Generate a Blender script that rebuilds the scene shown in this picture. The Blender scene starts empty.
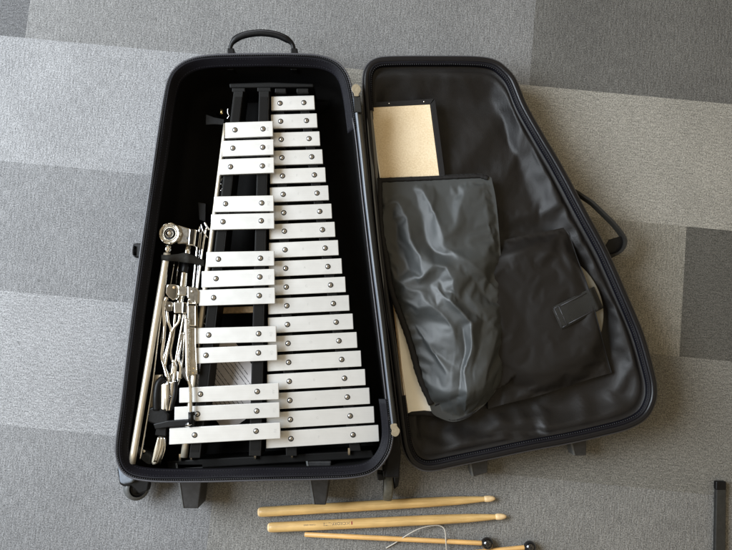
import bpy, bmesh, math, random
from mathutils import Vector, Matrix, noise
random.seed(7)
S = bpy.context.scene
COL = S.collection
PI = math.pi

# ------------------------------------------------------------------ camera and measuring
TILT = math.radians(5.0); DIST = 1.15; TANX = 0.557
CT, ST = math.cos(TILT), math.sin(TILT)
def Q(u, v, z=0.0):
    """point at height z seen at photo pixel (u, v)"""
    x, y = (u-366)/366*TANX, (275-v)/366*TANX
    D = (x, CT*y+ST, ST*y-CT); k = (z-DIST*CT)/D[2]
    return Vector((D[0]*k, -DIST*ST+D[1]*k, z))
cam_d = bpy.data.cameras.new('camera'); cam = bpy.data.objects.new('camera', cam_d); COL.objects.link(cam)
cam.location = (0, -DIST*ST, DIST*CT); cam.rotation_euler = (TILT, 0, 0)
cam_d.angle = 2*math.atan(TANX); cam_d.clip_start = 0.02; cam_d.clip_end = 200
S.camera = cam

# ------------------------------------------------------------------ materials
def newmat(name):
    m = bpy.data.materials.new(name); m.use_nodes = True
    nt = m.node_tree; b = nt.nodes['Principled BSDF']
    return m, nt, b
def mat(name, col, rough=.5, metal=0.0, spec=.5, nscale=0, namp=0.0, bump=0.0, bscale=400, sheen=0.0, rvar=0.0, stretch=(1,1,1), coat=0.0):
    m, nt, b = newmat(name)
    b.inputs['Base Color'].default_value = (*col, 1); b.inputs['Roughness'].default_value = rough
    b.inputs['Metallic'].default_value = metal; b.inputs['Specular IOR Level'].default_value = spec
    if coat: b.inputs['Coat Weight'].default_value = coat; b.inputs['Coat Roughness'].default_value = .15
    if sheen:
        b.inputs['Sheen Weight'].default_value = sheen; b.inputs['Sheen Roughness'].default_value = .4
    N, L = nt.nodes, nt.links
    tc = N.new('ShaderNodeTexCoord'); mp = N.new('ShaderNodeMapping'); mp.inputs['Scale'].default_value = stretch
    L.new(tc.outputs['Object'], mp.inputs['Vector'])
    if namp:
        n = N.new('ShaderNodeTexNoise'); n.inputs['Scale'].default_value = nscale; n.inputs['Detail'].default_value = 5
        L.new(mp.outputs[0], n.inputs['Vector'])
        r = N.new('ShaderNodeMapRange'); r.inputs['From Min'].default_value = .3; r.inputs['From Max'].default_value = .7
        r.inputs['To Min'].default_value = 1-namp; r.inputs['To Max'].default_value = 1+namp
        L.new(n.outputs['Fac'], r.inputs['Value'])
        mx = N.new('ShaderNodeVectorMath'); mx.operation = 'SCALE'; mx.inputs[0].default_value = col
        L.new(r.outputs[0], mx.inputs['Scale']); L.new(mx.outputs[0], b.inputs['Base Color'])
        if rvar:
            r2 = N.new('ShaderNodeMapRange'); r2.inputs['To Min'].default_value = rough-rvar; r2.inputs['To Max'].default_value = rough+rvar
            L.new(n.outputs['Fac'], r2.inputs['Value']); L.new(r2.outputs[0], b.inputs['Roughness'])
    if bump:
        n2 = N.new('ShaderNodeTexNoise'); n2.inputs['Scale'].default_value = bscale; n2.inputs['Detail'].default_value = 3
        L.new(mp.outputs[0], n2.inputs['Vector'])
        bp = N.new('ShaderNodeBump'); bp.inputs['Strength'].default_value = bump; bp.inputs['Distance'].default_value = .001
        L.new(n2.outputs['Fac'], bp.inputs['Height']); L.new(bp.outputs[0], b.inputs['Normal'])
    return m
M = {}
M['nylon']    = mat('black_nylon', (.005,.005,.006), .55, spec=.18, bump=.25, bscale=1500, nscale=60, namp=.3)
M['lining']   = mat('case_lining', (.0036,.0034,.0034), .75, spec=.12, bump=.2, bscale=900)
M['lidlining']= mat('lid_lining', (.0055,.0047,.0046), .47, spec=.29, bump=.35, bscale=1100, nscale=30, namp=.25)
M['piping']   = mat('piping', (.05,.05,.058), .38, spec=.5, bump=.2, bscale=900)
M['band']     = mat('rim_band', (.004,.004,.0055), .34, spec=.32, bump=.2, bscale=1100)
M['ziptape']  = mat('zip_tape', (.003,.0028,.005), .5, spec=.16, bump=.4, bscale=1600)
M['thread']   = mat('thread', (.016,.016,.022), .6, spec=.3)
M['teeth']    = mat('zip_teeth', (.009,.009,.011), .34, spec=.4)
M['hinge']    = mat('hinge_fabric', (.10,.112,.13), .42, spec=.6, bump=.15, bscale=700)
M['vinyl']    = mat('pocket_fabric', (.032,.0355,.0365), .49, spec=.50, bump=.25, bscale=1100, nscale=25, namp=.15, rvar=.05)
M['padfab']   = mat('pad_pocket_fabric', (.0060,.0050,.0046), .54, spec=.28, bump=.3, bscale=1100)
M['binding']  = mat('binding', (.005,.0045,.005), .6, spec=.3, bump=.5, bscale=1500)
M['webbing']  = mat('webbing', (.016,.015,.0125), .65, spec=.3, nscale=700, namp=.7, bump=1.0, bscale=900, stretch=(1,3,1))
M['rubber']   = mat('black_plastic', (.0032,.0032,.0036), .42, spec=.2, bump=.1, bscale=300, nscale=90, namp=.4)
M['footpl']   = mat('grey_plastic', (.022,.022,.023), .4, spec=.4, nscale=160, namp=.3, bump=.08, bscale=500)
M['tyre']     = mat('tyre', (.075,.078,.078), .5, nscale=200, namp=.2)
M['tyre2']    = mat('tyre_worn', (.085,.08,.062), .55, nscale=200, namp=.25)
M['corner']   = mat('corner_guard', (.14,.16,.19), .35, nscale=150, namp=.15)
M['leather']  = mat('leather', (.21,.17,.11), .55, nscale=300, namp=.2, bump=.2, bscale=700)
M['frame']    = mat('frame_black', (.0045,.0043,.0041), .5, spec=.16, bump=.15, bscale=700)
M['felt']     = mat('rail_felt', (.007,.0066,.0062), .85, spec=.1, bump=.4, bscale=1500)
M['alu']      = mat('bar_aluminium', (.61,.607,.595), .33, metal=.5, spec=.5, nscale=55, namp=.018, bump=.03, bscale=700, rvar=.05)
M['stamp']    = mat('bar_stamp', (.47,.465,.45), .5, metal=.2)
M['chrome']   = mat('chrome', (.80,.80,.80), .05, metal=1.0, nscale=120, namp=.05, rvar=.02)
M['steel']    = mat('steel_satin', (.60,.57,.51), .17, metal=1.0, nscale=200, namp=.08, rvar=.04)
M['satin']    = mat('satin_aluminium', (.70,.64,.53), .42, metal=.75, nscale=150, namp=.05)
M['screw']    = mat('screw_steel', (.62,.60,.57), .2, metal=1.0)
M['dark']     = mat('dark_recess', (.012,.011,.011), .5)
M['paper']    = mat('label_paper', (.72,.68,.67), .6, nscale=40, namp=.04)
M['ink']      = mat('ink', (.05,.05,.055), .6)
M['cream']    = mat('cream_paper', (.92,.89,.80), .6, nscale=35, namp=.05)
M['edgewood'] = mat('edge_wood', (.50,.34,.18), .6, nscale=200, namp=.25)
M['padgrey']  = mat('pad_rubber', (.155,.148,.125), .6, nscale=80, namp=.1)
M['brass']    = mat('brass', (.75,.55,.25), .3, metal=1.0)
M['mallet']   = mat('mallet_ball', (.006,.006,.007), .12, spec=.6, coat=.4)
M['string']   = mat('string', (.42,.39,.34), .55)
M['strap2']   = mat('floor_bar_black', (.011,.011,.010), .6, nscale=150, namp=.3, bump=.2, bscale=800)

def bar_variation():
    m = M['alu']; nt = m.node_tree; N, L = nt.nodes, nt.links; b = N['Principled BSDF']
    src = b.inputs['Base Color'].links[0].from_socket
    oi = N.new('ShaderNodeObjectInfo'); r = N.new('ShaderNodeMapRange'); r.inputs['To Min'].default_value = .95; r.inputs['To Max'].default_value = 1.03
    L.new(oi.outputs['Random'], r.inputs['Value'])
    tc = N.new('ShaderNodeTexCoord'); mp = N.new('ShaderNodeMapping'); mp.inputs['Scale'].default_value = (14, 900, 900); L.new(tc.outputs['Object'], mp.inputs['Vector'])
    n = N.new('ShaderNodeTexNoise'); n.inputs['Scale'].default_value = 1; n.inputs['Detail'].default_value = 3; L.new(mp.outputs[0], n.inputs['Vector'])
    r2 = N.new('ShaderNodeMapRange'); r2.inputs['From Min'].default_value = .3; r2.inputs['From Max'].default_value = .7; r2.inputs['To Min'].default_value = .965; r2.inputs['To Max'].default_value = 1.03
    L.new(n.outputs['Fac'], r2.inputs['Value'])
    # small dark specks and mallet marks
    n3 = N.new('ShaderNodeTexNoise'); n3.inputs['Scale'].default_value = 230; n3.inputs['Detail'].default_value = 2; L.new(tc.outputs['Object'], n3.inputs['Vector'])
    r3 = N.new('ShaderNodeMapRange'); r3.inputs['From Min'].default_value = .72; r3.inputs['From Max'].default_value = .80; r3.inputs['To Min'].default_value = 1; r3.inputs['To Max'].default_value = .6
    L.new(n3.outputs['Fac'], r3.inputs['Value'])
    def mul(a, c):
        x = N.new('ShaderNodeMath'); x.operation = 'MULTIPLY'; L.new(a, x.inputs[0]); L.new(c, x.inputs[1]); return x.outputs[0]
    f = mul(mul(r.outputs[0], r2.outputs[0]), r3.outputs[0])
    v = N.new('ShaderNodeVectorMath'); v.operation = 'SCALE'; L.new(src, v.inputs[0]); L.new(f, v.inputs['Scale']); L.new(v.outputs[0], b.inputs['Base Color'])
bar_variation()
def wood(name, c1, c2, rough=.42):
    m, nt, b = newmat(name); N, L = nt.nodes, nt.links
    tc = N.new('ShaderNodeTexCoord'); mp = N.new('ShaderNodeMapping'); mp.inputs['Scale'].default_value = (6, 120, 120)
    L.new(tc.outputs['Object'], mp.inputs['Vector'])
    n = N.new('ShaderNodeTexNoise'); n.inputs['Scale'].default_value = 3; n.inputs['Detail'].default_value = 7; n.inputs['Roughness'].default_value = .65
    L.new(mp.outputs[0], n.inputs['Vector'])
    r = N.new('ShaderNodeValToRGB'); r.color_ramp.elements[0].position = .32; r.color_ramp.elements[1].position = .68
    r.color_ramp.elements[0].color = (*c1, 1); r.color_ramp.elements[1].color = (*c2, 1)
    L.new(n.outputs['Fac'], r.inputs[0])
    n2 = N.new('ShaderNodeTexNoise'); n2.inputs['Scale'].default_value = 22; n2.inputs['Detail'].default_value = 4
    L.new(tc.outputs['Object'], n2.inputs['Vector'])
    r2 = N.new('ShaderNodeMapRange'); r2.inputs['From Min'].default_value = .35; r2.inputs['From Max'].default_value = .7
    r2.inputs['To Min'].default_value = .82; r2.inputs['To Max'].default_value = 1.08
    L.new(n2.outputs['Fac'], r2.inputs['Value'])
    mx = N.new('ShaderNodeVectorMath'); mx.operation = 'SCALE'; L.new(r.outputs[0], mx.inputs[0]); L.new(r2.outputs[0], mx.inputs['Scale'])
    L.new(mx.outputs[0], b.inputs['Base Color']); b.inputs['Roughness'].default_value = rough
    bp = N.new('ShaderNodeBump'); bp.inputs['Strength'].default_value = .1; bp.inputs['Distance'].default_value = .0006
    L.new(n.outputs['Fac'], bp.inputs['Height']); L.new(bp.outputs[0], b.inputs['Normal'])
    return m
M['hickory'] = wood('hickory', (.52,.325,.115), (.72,.49,.21))
M['birch']   = wood('birch', (.58,.33,.11), (.72,.45,.18))
M['tip']     = mat('wood_tip', (.70,.51,.28), .5, nscale=200, namp=.1)

def fibre():
    m, nt, b = newmat('fibreboard'); N, L = nt.nodes, nt.links
    tc = N.new('ShaderNodeTexCoord')
    n = N.new('ShaderNodeTexNoise'); n.inputs['Scale'].default_value = 420; n.inputs['Detail'].default_value = 4
    n3 = N.new('ShaderNodeTexNoise'); n3.inputs['Scale'].default_value = 18; n3.inputs['Detail'].default_value = 3
    L.new(tc.outputs['Object'], n.inputs['Vector']); L.new(tc.outputs['Object'], n3.inputs['Vector'])
    r = N.new('ShaderNodeValToRGB'); e = r.color_ramp.elements
    e[0].position = .3; e[0].color = (.60,.46,.27,1); e[1].position = .62; e[1].color = (.78,.65,.46,1)
    ad = N.new('ShaderNodeMath'); ad.operation = 'MULTIPLY_ADD'; ad.inputs[1].default_value = .35; L.new(n3.outputs['Fac'], ad.inputs[0])
    sc = N.new('ShaderNodeMath'); sc.operation = 'MULTIPLY'; sc.inputs[1].default_value = .68; L.new(n.outputs['Fac'], sc.inputs[0])
    L.new(sc.outputs[0], ad.inputs[2]); L.new(ad.outputs[0], r.inputs[0]); L.new(r.outputs[0], b.inputs['Base Color'])
    b.inputs['Roughness'].default_value = .7
    return m
M['fibre'] = fibre()

def carpet():
    m, nt, b = newmat('carpet_tiles'); N, L = nt.nodes, nt.links
    at = N.new('ShaderNodeAttribute'); at.attribute_name = 'tone'
    sp = N.new('ShaderNodeSeparateColor'); L.new(at.outputs['Color'], sp.inputs[0])
    tc = N.new('ShaderNodeTexCoord')
    n1 = N.new('ShaderNodeTexNoise'); n1.inputs['Scale'].default_value = 470; n1.inputs['Detail'].default_value = 2; n1.inputs['Roughness'].default_value = .7
    L.new(tc.outputs['Object'], n1.inputs['Vector'])
    def streak(sx, sy):
        mp = N.new('ShaderNodeMapping'); mp.inputs['Scale'].default_value = (sx, sy, 1)
        L.new(tc.outputs['Object'], mp.inputs['Vector'])
        n = N.new('ShaderNodeTexNoise'); n.inputs['Scale'].default_value = 1; n.inputs['Detail'].default_value = 2
        L.new(mp.outputs[0], n.inputs['Vector']); return n
    s1, s2 = streak(330, 55), streak(80, 330)
    mixs = N.new('ShaderNodeMix'); L.new(sp.outputs[1], mixs.inputs[0]); L.new(s1.outputs['Fac'], mixs.inputs[2]); L.new(s2.outputs['Fac'], mixs.inputs[3])
    n4 = N.new('ShaderNodeTexNoise'); n4.inputs['Scale'].default_value = 7; n4.inputs['Detail'].default_value = 5
    L.new(tc.outputs['Object'], n4.inputs['Vector'])
    def mr(src, lo, hi, a=.3, c=.7):
        r = N.new('ShaderNodeMapRange'); r.inputs['From Min'].default_value = a; r.inputs['From Max'].default_value = c
        r.inputs['To Min'].default_value = lo; r.inputs['To Max'].default_value = hi; L.new(src, r.inputs['Value']); return r.outputs[0]
    def mul(a, c):
        x = N.new('ShaderNodeMath'); x.operation = 'MULTIPLY'; L.new(a, x.inputs[0]); L.new(c, x.inputs[1]); return x.outputs[0]
    f = mul(mr(n1.outputs['Fac'], .40, 1.60), mr(mixs.outputs[0], .82, 1.18))
    f = mul(f, mr(n4.outputs['Fac'], .90, 1.10))
    f = mul(f, sp.outputs[0])
    n5 = N.new('ShaderNodeTexNoise'); n5.inputs['Scale'].default_value = 55; n5.inputs['Detail'].default_value = 2; L.new(tc.outputs['Object'], n5.inputs['Vector'])
    f = mul(f, mr(n5.outputs['Fac'], 1.0, .72, .71, .76))
    # blue channel per tile: warm room light put into the carpet colour
    cw = N.new('ShaderNodeMix'); cw.data_type = 'RGBA'; cw.inputs[6].default_value = (.99,.995,1.02,1); cw.inputs[7].default_value = (1.04,.99,.86,1)
    L.new(sp.outputs[2], cw.inputs[0])
    mx = N.new('ShaderNodeVectorMath'); mx.operation = 'SCALE'; L.new(cw.outputs[2], mx.inputs[0]); L.new(f, mx.inputs['Scale'])
    L.new(mx.outputs[0], b.inputs['Base Color'])
    b.inputs['Roughness'].default_value = .95; b.inputs['Specular IOR Level'].default_value = .1
    ad = N.new('ShaderNodeMath'); ad.operation = 'ADD'; L.new(n1.outputs['Fac'], ad.inputs[0]); L.new(mixs.outputs[0], ad.inputs[1])
    bp = N.new('ShaderNodeBump'); bp.inputs['Strength'].default_value = .55; bp.inputs['Distance'].default_value = .0015
    L.new(ad.outputs[0], bp.inputs['Height']); L.new(bp.outputs[0], b.inputs['Normal'])
    return m
M['carpet'] = carpet()

# ------------------------------------------------------------------ mesh helpers
def link(name, me, m, parent=None, loc=None):
    o = bpy.data.objects.new(name, me); COL.objects.link(o)
    for x in (m if isinstance(m, (list, tuple)) else [m]): me.materials.append(x)
    if parent is not None: o.parent = parent
    if loc is not None: o.location = loc
    return o
class MB:
    def __init__(s): s.v = []; s.f = []; s.mi = []; s.sm = []
    def add(s, V, F, mi=0, smooth=True):
        k = len(s.v); s.v += [Vector(p) for p in V]
        for f in F: s.f.append([i+k for i in f]); s.mi.append(mi); s.sm.append(smooth)
    def tube(s, P, r, n=12, cap=True, mi=0, flat=1.0, up=None):
        P = [Vector(p) for p in P]; R = r if isinstance(r, (list, tuple)) else [r]*len(P)
        V = []; prev = None
        for i, p in enumerate(P):
            a = P[max(i-1, 0)]; c = P[min(i+1, len(P)-1)]; t = (c-a)
            t = t.normalized() if t.length > 1e-9 else Vector((0,0,1))
            if prev is None:
                ref = Vector(up) if up else (Vector((0,0,1)) if abs(t.z) < .9 else Vector((1,0,0)))
                x = t.cross(ref).normalized()
            else:
                x = (prev - t*prev.dot(t)).normalized()
            prev = x; y = x.cross(t).normalized()
            for k in range(n):
                an = 2*PI*k/n
                V.append(p + x*math.cos(an)*R[i] + y*math.sin(an)*R[i]*flat)
        F = []
        for i in range(len(P)-1):
            for k in range(n):
                F.append([i*n+k, i*n+(k+1)%n, (i+1)*n+(k+1)%n, (i+1)*n+k])
        s.add(V, F, mi, True)
        if cap:
            s.add(V[:n][::-1], [list(range(n))], mi, False); s.add(V[-n:], [list(range(n))], mi, False)
        return s
    def prism(s, top, bot, mi=0):
        n = len(top); V = list(top)+list(bot)
        F = [list(range(n)), list(range(2*n-1, n-1, -1))]
        for i in range(n): F.append([i, i+n, (i+1) % n+n, (i+1) % n])
        s.add(V, F, mi, False); return s
    def slab(s, pts, z0, z1, mi=0):
        """pts: world xy polygon"""
        return s.prism([Vector((p[0], p[1], z1)) for p in pts], [Vector((p[0], p[1], z0)) for p in pts], mi)
    def ribbon(s, A, B, th=.0, mi=0):
        n = len(A); V = list(A)+list(B)
        F = [[i, i+1, n+i+1, n+i] for i in range(n-1)]
        s.add(V, F, mi, True); return s
    def lathe(s, prof, centre, axis=(0,0,1), n=32, mi=0, mis=None):
        ax = Vector(axis).normalized(); ref = Vector((1,0,0)) if abs(ax.x) < .9 else Vector((0,1,0))
        x = ax.cross(ref).normalized(); y = ax.cross(x); c = Vector(centre); V = []
        for (r, h) in prof:
            for k in range(n):
                an = 2*PI*k/n; V.append(c+ax*h+(x*math.cos(an)+y*math.sin(an))*max(r, 1e-5))
        base = len(s.v); s.v += V
        for i in range(len(prof)-1):
            for k in range(n):
                s.f.append([base+i*n+k, base+i*n+(k+1) % n, base+(i+1)*n+(k+1) % n, base+(i+1)*n+k])
                s.mi.append(mis[i] if mis else mi); s.sm.append(True)
        return s
    def build(s, name, m, parent=None, bevel=0, seg=2, recalc=True, auto=None, solid=0, sub=0):
        c = sum(s.v, Vector())/max(len(s.v), 1)
        me = bpy.data.meshes.new(name)
        inv = parent.matrix_world.translation if False else Vector()
        me.from_pydata([tuple(p) for p in s.v], [], s.f)
        me.polygons.foreach_set('material_index', s.mi); me.polygons.foreach_set('use_smooth', s.sm)
        bm = bmesh.new(); bm.from_mesh(me); bmesh.ops.remove_doubles(bm, verts=bm.verts, dist=1e-6)
        if recalc: bmesh.ops.recalc_face_normals(bm, faces=bm.faces)
        if bevel:
            es = [e for e in bm.edges if len(e.link_faces) == 2 and e.calc_face_angle(0) > .6]
            bmesh.ops.bevel(bm, geom=es, offset=bevel, segments=seg, profile=.5, affect='EDGES')
            for f in bm.faces: f.smooth = False
        bm.to_mesh(me); bm.free()
        o = link(name, me, m, parent)
        if parent is not None:                        # coordinates were given in world space
            o.location = -parent.location
        if solid:
            md = o.modifiers.new('thick', 'SOLIDIFY'); md.thickness = solid; md.offset = -1
        if auto:
            md = o.modifiers.new('s', 'EDGE_SPLIT'); md.split_angle = auto
        return o
def setorigin(o):
    """put a top-level mesh's origin at its base centre"""
    me = o.data; V = [v.co for v in me.vertices]
    c = Vector((sum(v.x for v in V)/len(V), sum(v.y for v in V)/len(V), min(v.z for v in V)))
    for v in me.vertices: v.co -= c
    o.location = o.location + c
    return o
def thing(name, label, cat, loc=(0,0,0), group=None):
    o = bpy.data.objects.new(name, None); COL.objects.link(o); o.location = loc
    o.empty_display_size = .05
    return tag(o, label, cat, group)
def tag(o, label, cat, group=None):
    o['label'] = label; o['category'] = cat
    if group: o['group'] = group
    return o
def catmull(P, per=10, closed=False):
    P = [Vector(p) for p in P]; n = len(P); out = []
    rng = n if closed else n-1
    for i in range(rng):
        if closed: a, b_, c, d = P[(i-1) % n], P[i], P[(i+1) % n], P[(i+2) % n]
        else: a, b_, c, d = P[max(i-1, 0)], P[i], P[i+1], P[min(i+2, n-1)]
        for k in range(per):
            t = k/per
            out.append(.5*((2*b_)+(-a+c)*t+(2*a-5*b_+4*c-d)*t*t+(-a+3*b_-3*c+d)*t**3))
    if not closed: out.append(P[-1].copy())
    return out
def resample(P, n, closed=False):
    P = [Vector(p) for p in P]; Pn = P+[P[0]] if closed else P
    L = [0]
    for i in range(len(Pn)-1): L.append(L[-1]+(Pn[i+1]-Pn[i]).length)
    out = []; j = 0; m = n if closed else n-1
    for i in range(n):
        t = L[-1]*i/m
        while j < len(L)-2 and L[j+1] < t: j += 1
        d = L[j+1]-L[j]; out.append(Pn[j].lerp(Pn[j+1], (t-L[j])/d if d > 1e-12 else 0))
    return out
def offset_closed(P, d):
    """inward offset of a closed xy contour (any orientation)"""
    n = len(P); A = sum(P[i].x*P[(i+1) % n].y-P[(i+1) % n].x*P[i].y for i in range(n)); sg = 1 if A > 0 else -1
    out = []
    for i in range(n):
        t = (P[(i+1) % n]-P[i-1]); t.z = 0; t.normalize()
        out.append(P[i]+Vector((-t.y, t.x, 0))*sg*d)
    return out
def atz(P, z): return [Vector((p.x, p.y, z)) for p in P]
def loft(mb, rings, closed=True, mi=0):
    n = len(rings[0]); V = [p for r in rings for p in r]; F = []
    for i in range(len(rings)-1):
        for k in range(n if closed else n-1):
            F.append([i*n+k, i*n+(k+1) % n, (i+1)*n+(k+1) % n, (i+1)*n+k])
    mb.add(V, F, mi, True)
def PX(L, z): return [Q(u, v, z) for u, v in L]
def PXZ(L): return [Q(u, v, z) for u, v, z in L]
def smooth(a, b, x):
    t = min(max((x-a)/(b-a), 0), 1); return t*t*(3-2*t)
def segd(u, v, pl):
    best = 1e9; bt = 0; n = len(pl)-1; side = 0
    for i in range(n):
        ax, ay = pl[i]; bx, by = pl[i+1]; dx, dy = bx-ax, by-ay
        t = max(0, min(1, ((u-ax)*dx+(v-ay)*dy)/(dx*dx+dy*dy)))
        ex, ey = u-ax-dx*t, v-ay-dy*t; d = math.hypot(ex, ey)
        if d < best: best = d; bt = (i+t)/n; side = 1 if dx*ey-dy*ex > 0 else -1
    return best, bt, side

# ------------------------------------------------------------------ floor
def build_floor():
    p, q = Q(0, 424.5), Q(732, 497); e = (q-p).normalized(); nn = Vector((-e.y, e.x, 0))
    W, LEN = .2285, .914
    nD = .5*((nn @ p)+(nn @ q)); # row line D
    vs, fs, tones = [], [], []
    # known edges: row index r counts upward from line D (row 0 is just above D = between C and D)
    edge = {3: e @ Q(27.5, 20), 1: e @ Q(683, 290), 0: e @ Q(352, 400), 2: e @ Q(318, 130), -1: e @ Q(210, 520)}
    # base tone per (row, index) : (albedo, streak dir, painted warm light)
    known = {}
    def setk(u, v, tone, st, warm): known[(u, v)] = (tone, st, warm)
    setk(10, 20, .095, 1, .0); setk(100, 25, .152, 0, .2); setk(620, 40, .105, 0, .5)
    setk(60, 110, .205, 0, .0); setk(650, 160, .235, 1, .8)
    setk(60, 230, .155, 0, .0); setk(640, 280, .180, 0, .95); setk(710, 290, .078, 1, .8)
    setk(60, 360, .212, 1, .0); setk(690, 430, .140, 1, .75)
    setk(60, 500, .158, 0, .0); setk(640, 520, .165, 0, .45)
    kk = []
    for (u, v), t in known.items():
        P = Q(u, v); kk.append((e @ P, nn @ P, t))
    R = random.Random(3); quads = []
    for r in range(-14, 16):
        y0 = nD+r*W; y1 = y0+W
        ofs = edge.get(r, R.uniform(0, LEN))
        for k in range(-5, 6):
            x0 = ofs+k*LEN; x1 = x0+LEN
            tone = (R.uniform(.12, .2), R.choice((0, 1)), .4)
            for (a, b_, t) in kk:
                if x0 <= a < x1 and y0 <= b_ < y1: tone = t
            quads.append((x0, x1, y0, y1, tone))
    for (x0, x1, y0, y1, t) in quads:
        k = len(vs)
        for (x, y) in ((x0, y0), (x1, y0), (x1, y1), (x0, y1)): P = e*x+nn*y; vs.append((P.x, P.y, 0))
        fs.append([k, k+1, k+2, k+3]); tones.append(t)
    me = bpy.data.meshes.new('carpet_floor'); me.from_pydata(vs, [], fs)
    ca = me.color_attributes.new('tone', 'FLOAT_COLOR', 'CORNER')
    for pl in me.polygons:
        for li in pl.loop_indices: ca.data[li].color = (*tones[pl.index], 1)
    # spin the mesh into the tile frame so the object-space streaks follow the tiles
    ang = math.atan2(e.y, e.x); me.transform(Matrix.Rotation(-ang, 4, 'Z'))
    o = link('carpet_floor', me, M['carpet']); o.rotation_euler = (0, 0, ang); o['kind'] = 'structure'
    return o
build_floor()

def settle(o, pins, grow, frames, pressure=0.0, clamp=None, bend=.4, stiff=12, mass=.2, soft=None):
    """let a sewn-in cloth with spare material buckle into natural folds, then freeze it"""
    vg = o.vertex_groups.new(name='pin'); vg.add(list(pins), 1.0, 'REPLACE')
    if soft:
        for i, wt in soft: vg.add([i], wt, 'REPLACE')
    md = o.modifiers.new('cloth', 'CLOTH'); st = md.settings
    st.quality = 6; st.mass = mass; st.tension_stiffness = stiff; st.compression_stiffness = stiff; st.shear_stiffness = stiff*.4
    st.bending_stiffness = bend; st.shrink_min = -grow; st.air_damping = 2.0; st.tension_damping = 10; st.compression_damping = 10; st.bending_damping = 1
    st.vertex_group_mass = 'pin'; st.pin_stiffness = 1.0; st.effector_weights.gravity = 0.0
    if pressure: st.use_pressure = True; st.uniform_pressure_force = pressure
    md.collision_settings.use_collision = False
    md.point_cache.frame_start = 1; md.point_cache.frame_end = frames+1
    for f in range(1, frames+1):
        S.frame_set(f); bpy.context.view_layer.update()
    dg = bpy.context.evaluated_depsgraph_get()
    me = bpy.data.meshes.new_from_object(o.evaluated_get(dg)); old = o.data
    o.modifiers.remove(md); o.data = me; me.name = old.name
    if clamp:
        off = o.location
        for v in me.vertices: v.co = clamp(v.co+off)-off
    o.vertex_groups.clear(); S.frame_set(1)
# ------------------------------------------------------------------ case
RB = .130      # body rim height
RL = .075      # lid rim height
case = thing('instrument_case', 'black soft sided wheeled case lying open on the carpet, lid folded out right', 'case', Q(300, 300, 0))
bodypx = [(211,53.5),(260,52.2),(302,52.6),(322,54.5),(338,61),(348,73),(353,90),(357.5,120),(364,180),(372,250),(380,315),(388,380),(393.5,425),(392.5,446),(386,461),(374,473),(355,478.5),(320,480.5),
          (260,481.5),(210,482.8),(165,483),(142,481.5),(128,478),(119,470),(114.5,457),(114.5,440),(120,400),(127,340),(137,265),(148,190),(156,135),(162,98),(166.5,79),(174,67),(188,58)]
BC = resample(catmull(PX(bodypx, RB), 8, True), 260, True)
def near(C, u, v, z):
    p = Q(u, v, z); return min(range(len(C)), key=lambda i: (C[i]-p).length)
def arc(C, i0, i1, step):
    out = []; i = i0
    while True:
        out.append(i)
        if i == i1: break
        i = (i+step) % len(C)
    return out
# shell
mb = MB()
loft(mb, [atz(offset_closed(BC, d), z) for d, z in ((.030,.004),(.012,.005),(.005,.012),(.0035,.03),(.003,.08),(.0035,.118),(.003,.1255),(.0042,.1290),(.0055,.1292),(.0066,.128),(.0068,.122))])
bot = atz(offset_closed(BC, .030), .004); mb.add(bot, [list(range(len(bot)))[::-1]], 0, False)
mb.build('body_shell', M['nylon'], case)
# lining with soft creases
mb = MB(); rings = []
for d, z in ((.0060,.1265),(.0068,.121),(.0072,.105),(.0076,.08),(.0085,.05),(.011,.028),(.018,.016),(.040,.0125),(.08,.012)):
    ring = []
    for k, p in enumerate(atz(offset_closed(BC, d), z)):
        w = noise.noise(Vector((p.x*22, p.y*22, z*10)))*.0016*(1 if z < .12 else .2)
        c = Vector((-.11, 0, 0)); dirn = (Vector((p.x, p.y, 0))-c).normalized()
        ring.append(p+dirn*(-abs(w)) if z > .02 else p+Vector((0, 0, w*.6)))
    rings.append(ring)
loft(mb, rings); mb.add(rings[-1], [list(range(len(rings[-1])))], 0, False)
mb.build('body_lining', M['lining'], case)
# outer piping
def ring_tube(C, r, z, d, n=8):
    P = atz(offset_closed(C, d), z); m = MB(); rr = []
    N_ = len(P)
    for k in range(n+1):
        an = 2*PI*k/n
        Pk = atz(offset_closed(C, d+r*math.cos(an)), z+r*math.sin(an)); rr.append(Pk)
    loft(m, rr); return m
ring_tube(BC, .0017, RB-.003, .0017).build('rim_piping', M['piping'], case)
# inward leaning zip tape, open at the hinge side
i0 = near(BC, 357, 128, RB); i1 = near(BC, 390, 398, RB)
# order of BC runs clockwise in the picture starting on the top edge
idx = arc(BC, i1, i0, 1)
def zip_tape(C, idx, prof, name, m, wob=.0012, seed=0):
    mbz = MB(); rows = []
    N_ = len(idx)
    for (d, z) in prof:
        O = offset_closed(C, d); row = []
        for j, i in enumerate(idx):
            p = O[i]; t = j/(N_-1)
            hang = smooth(.06, .0, t)+smooth(.94, 1.0, t)
            w = noise.noise(Vector((p.x*14+seed, p.y*14, d*60)))*wob*3
            q = Vector((p.x, p.y, z+w)); row.append(q)
        rows.append(row)
    loft(mbz, rows, closed=False); return mbz.build(name, m, case, solid=.0008)
prof = [(.0060,.1285)]
for k in range(8):
    prof.append((.0075+.0015*k, .1296-.0022*k+(.0009 if k % 2 else -.0003)))
zip_tape(BC, idx, prof, 'zip_tape', M['ziptape'])
# stitches on the tape: two dashed rows
mb = MB(); O1 = offset_closed(BC, .0100); O2 = offset_closed(BC, .0160)
for O, z in ((O1, .1272), (O2, .1184)):
    P = resample([Vector((O[i].x, O[i].y, z)) for i in idx], 700)
    for k in range(0, 699, 2): mb.tube([P[k], P[k].lerp(P[k+1], .75)], .00035, 4)
mb.build('stitching', M['thread'], case)
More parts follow.
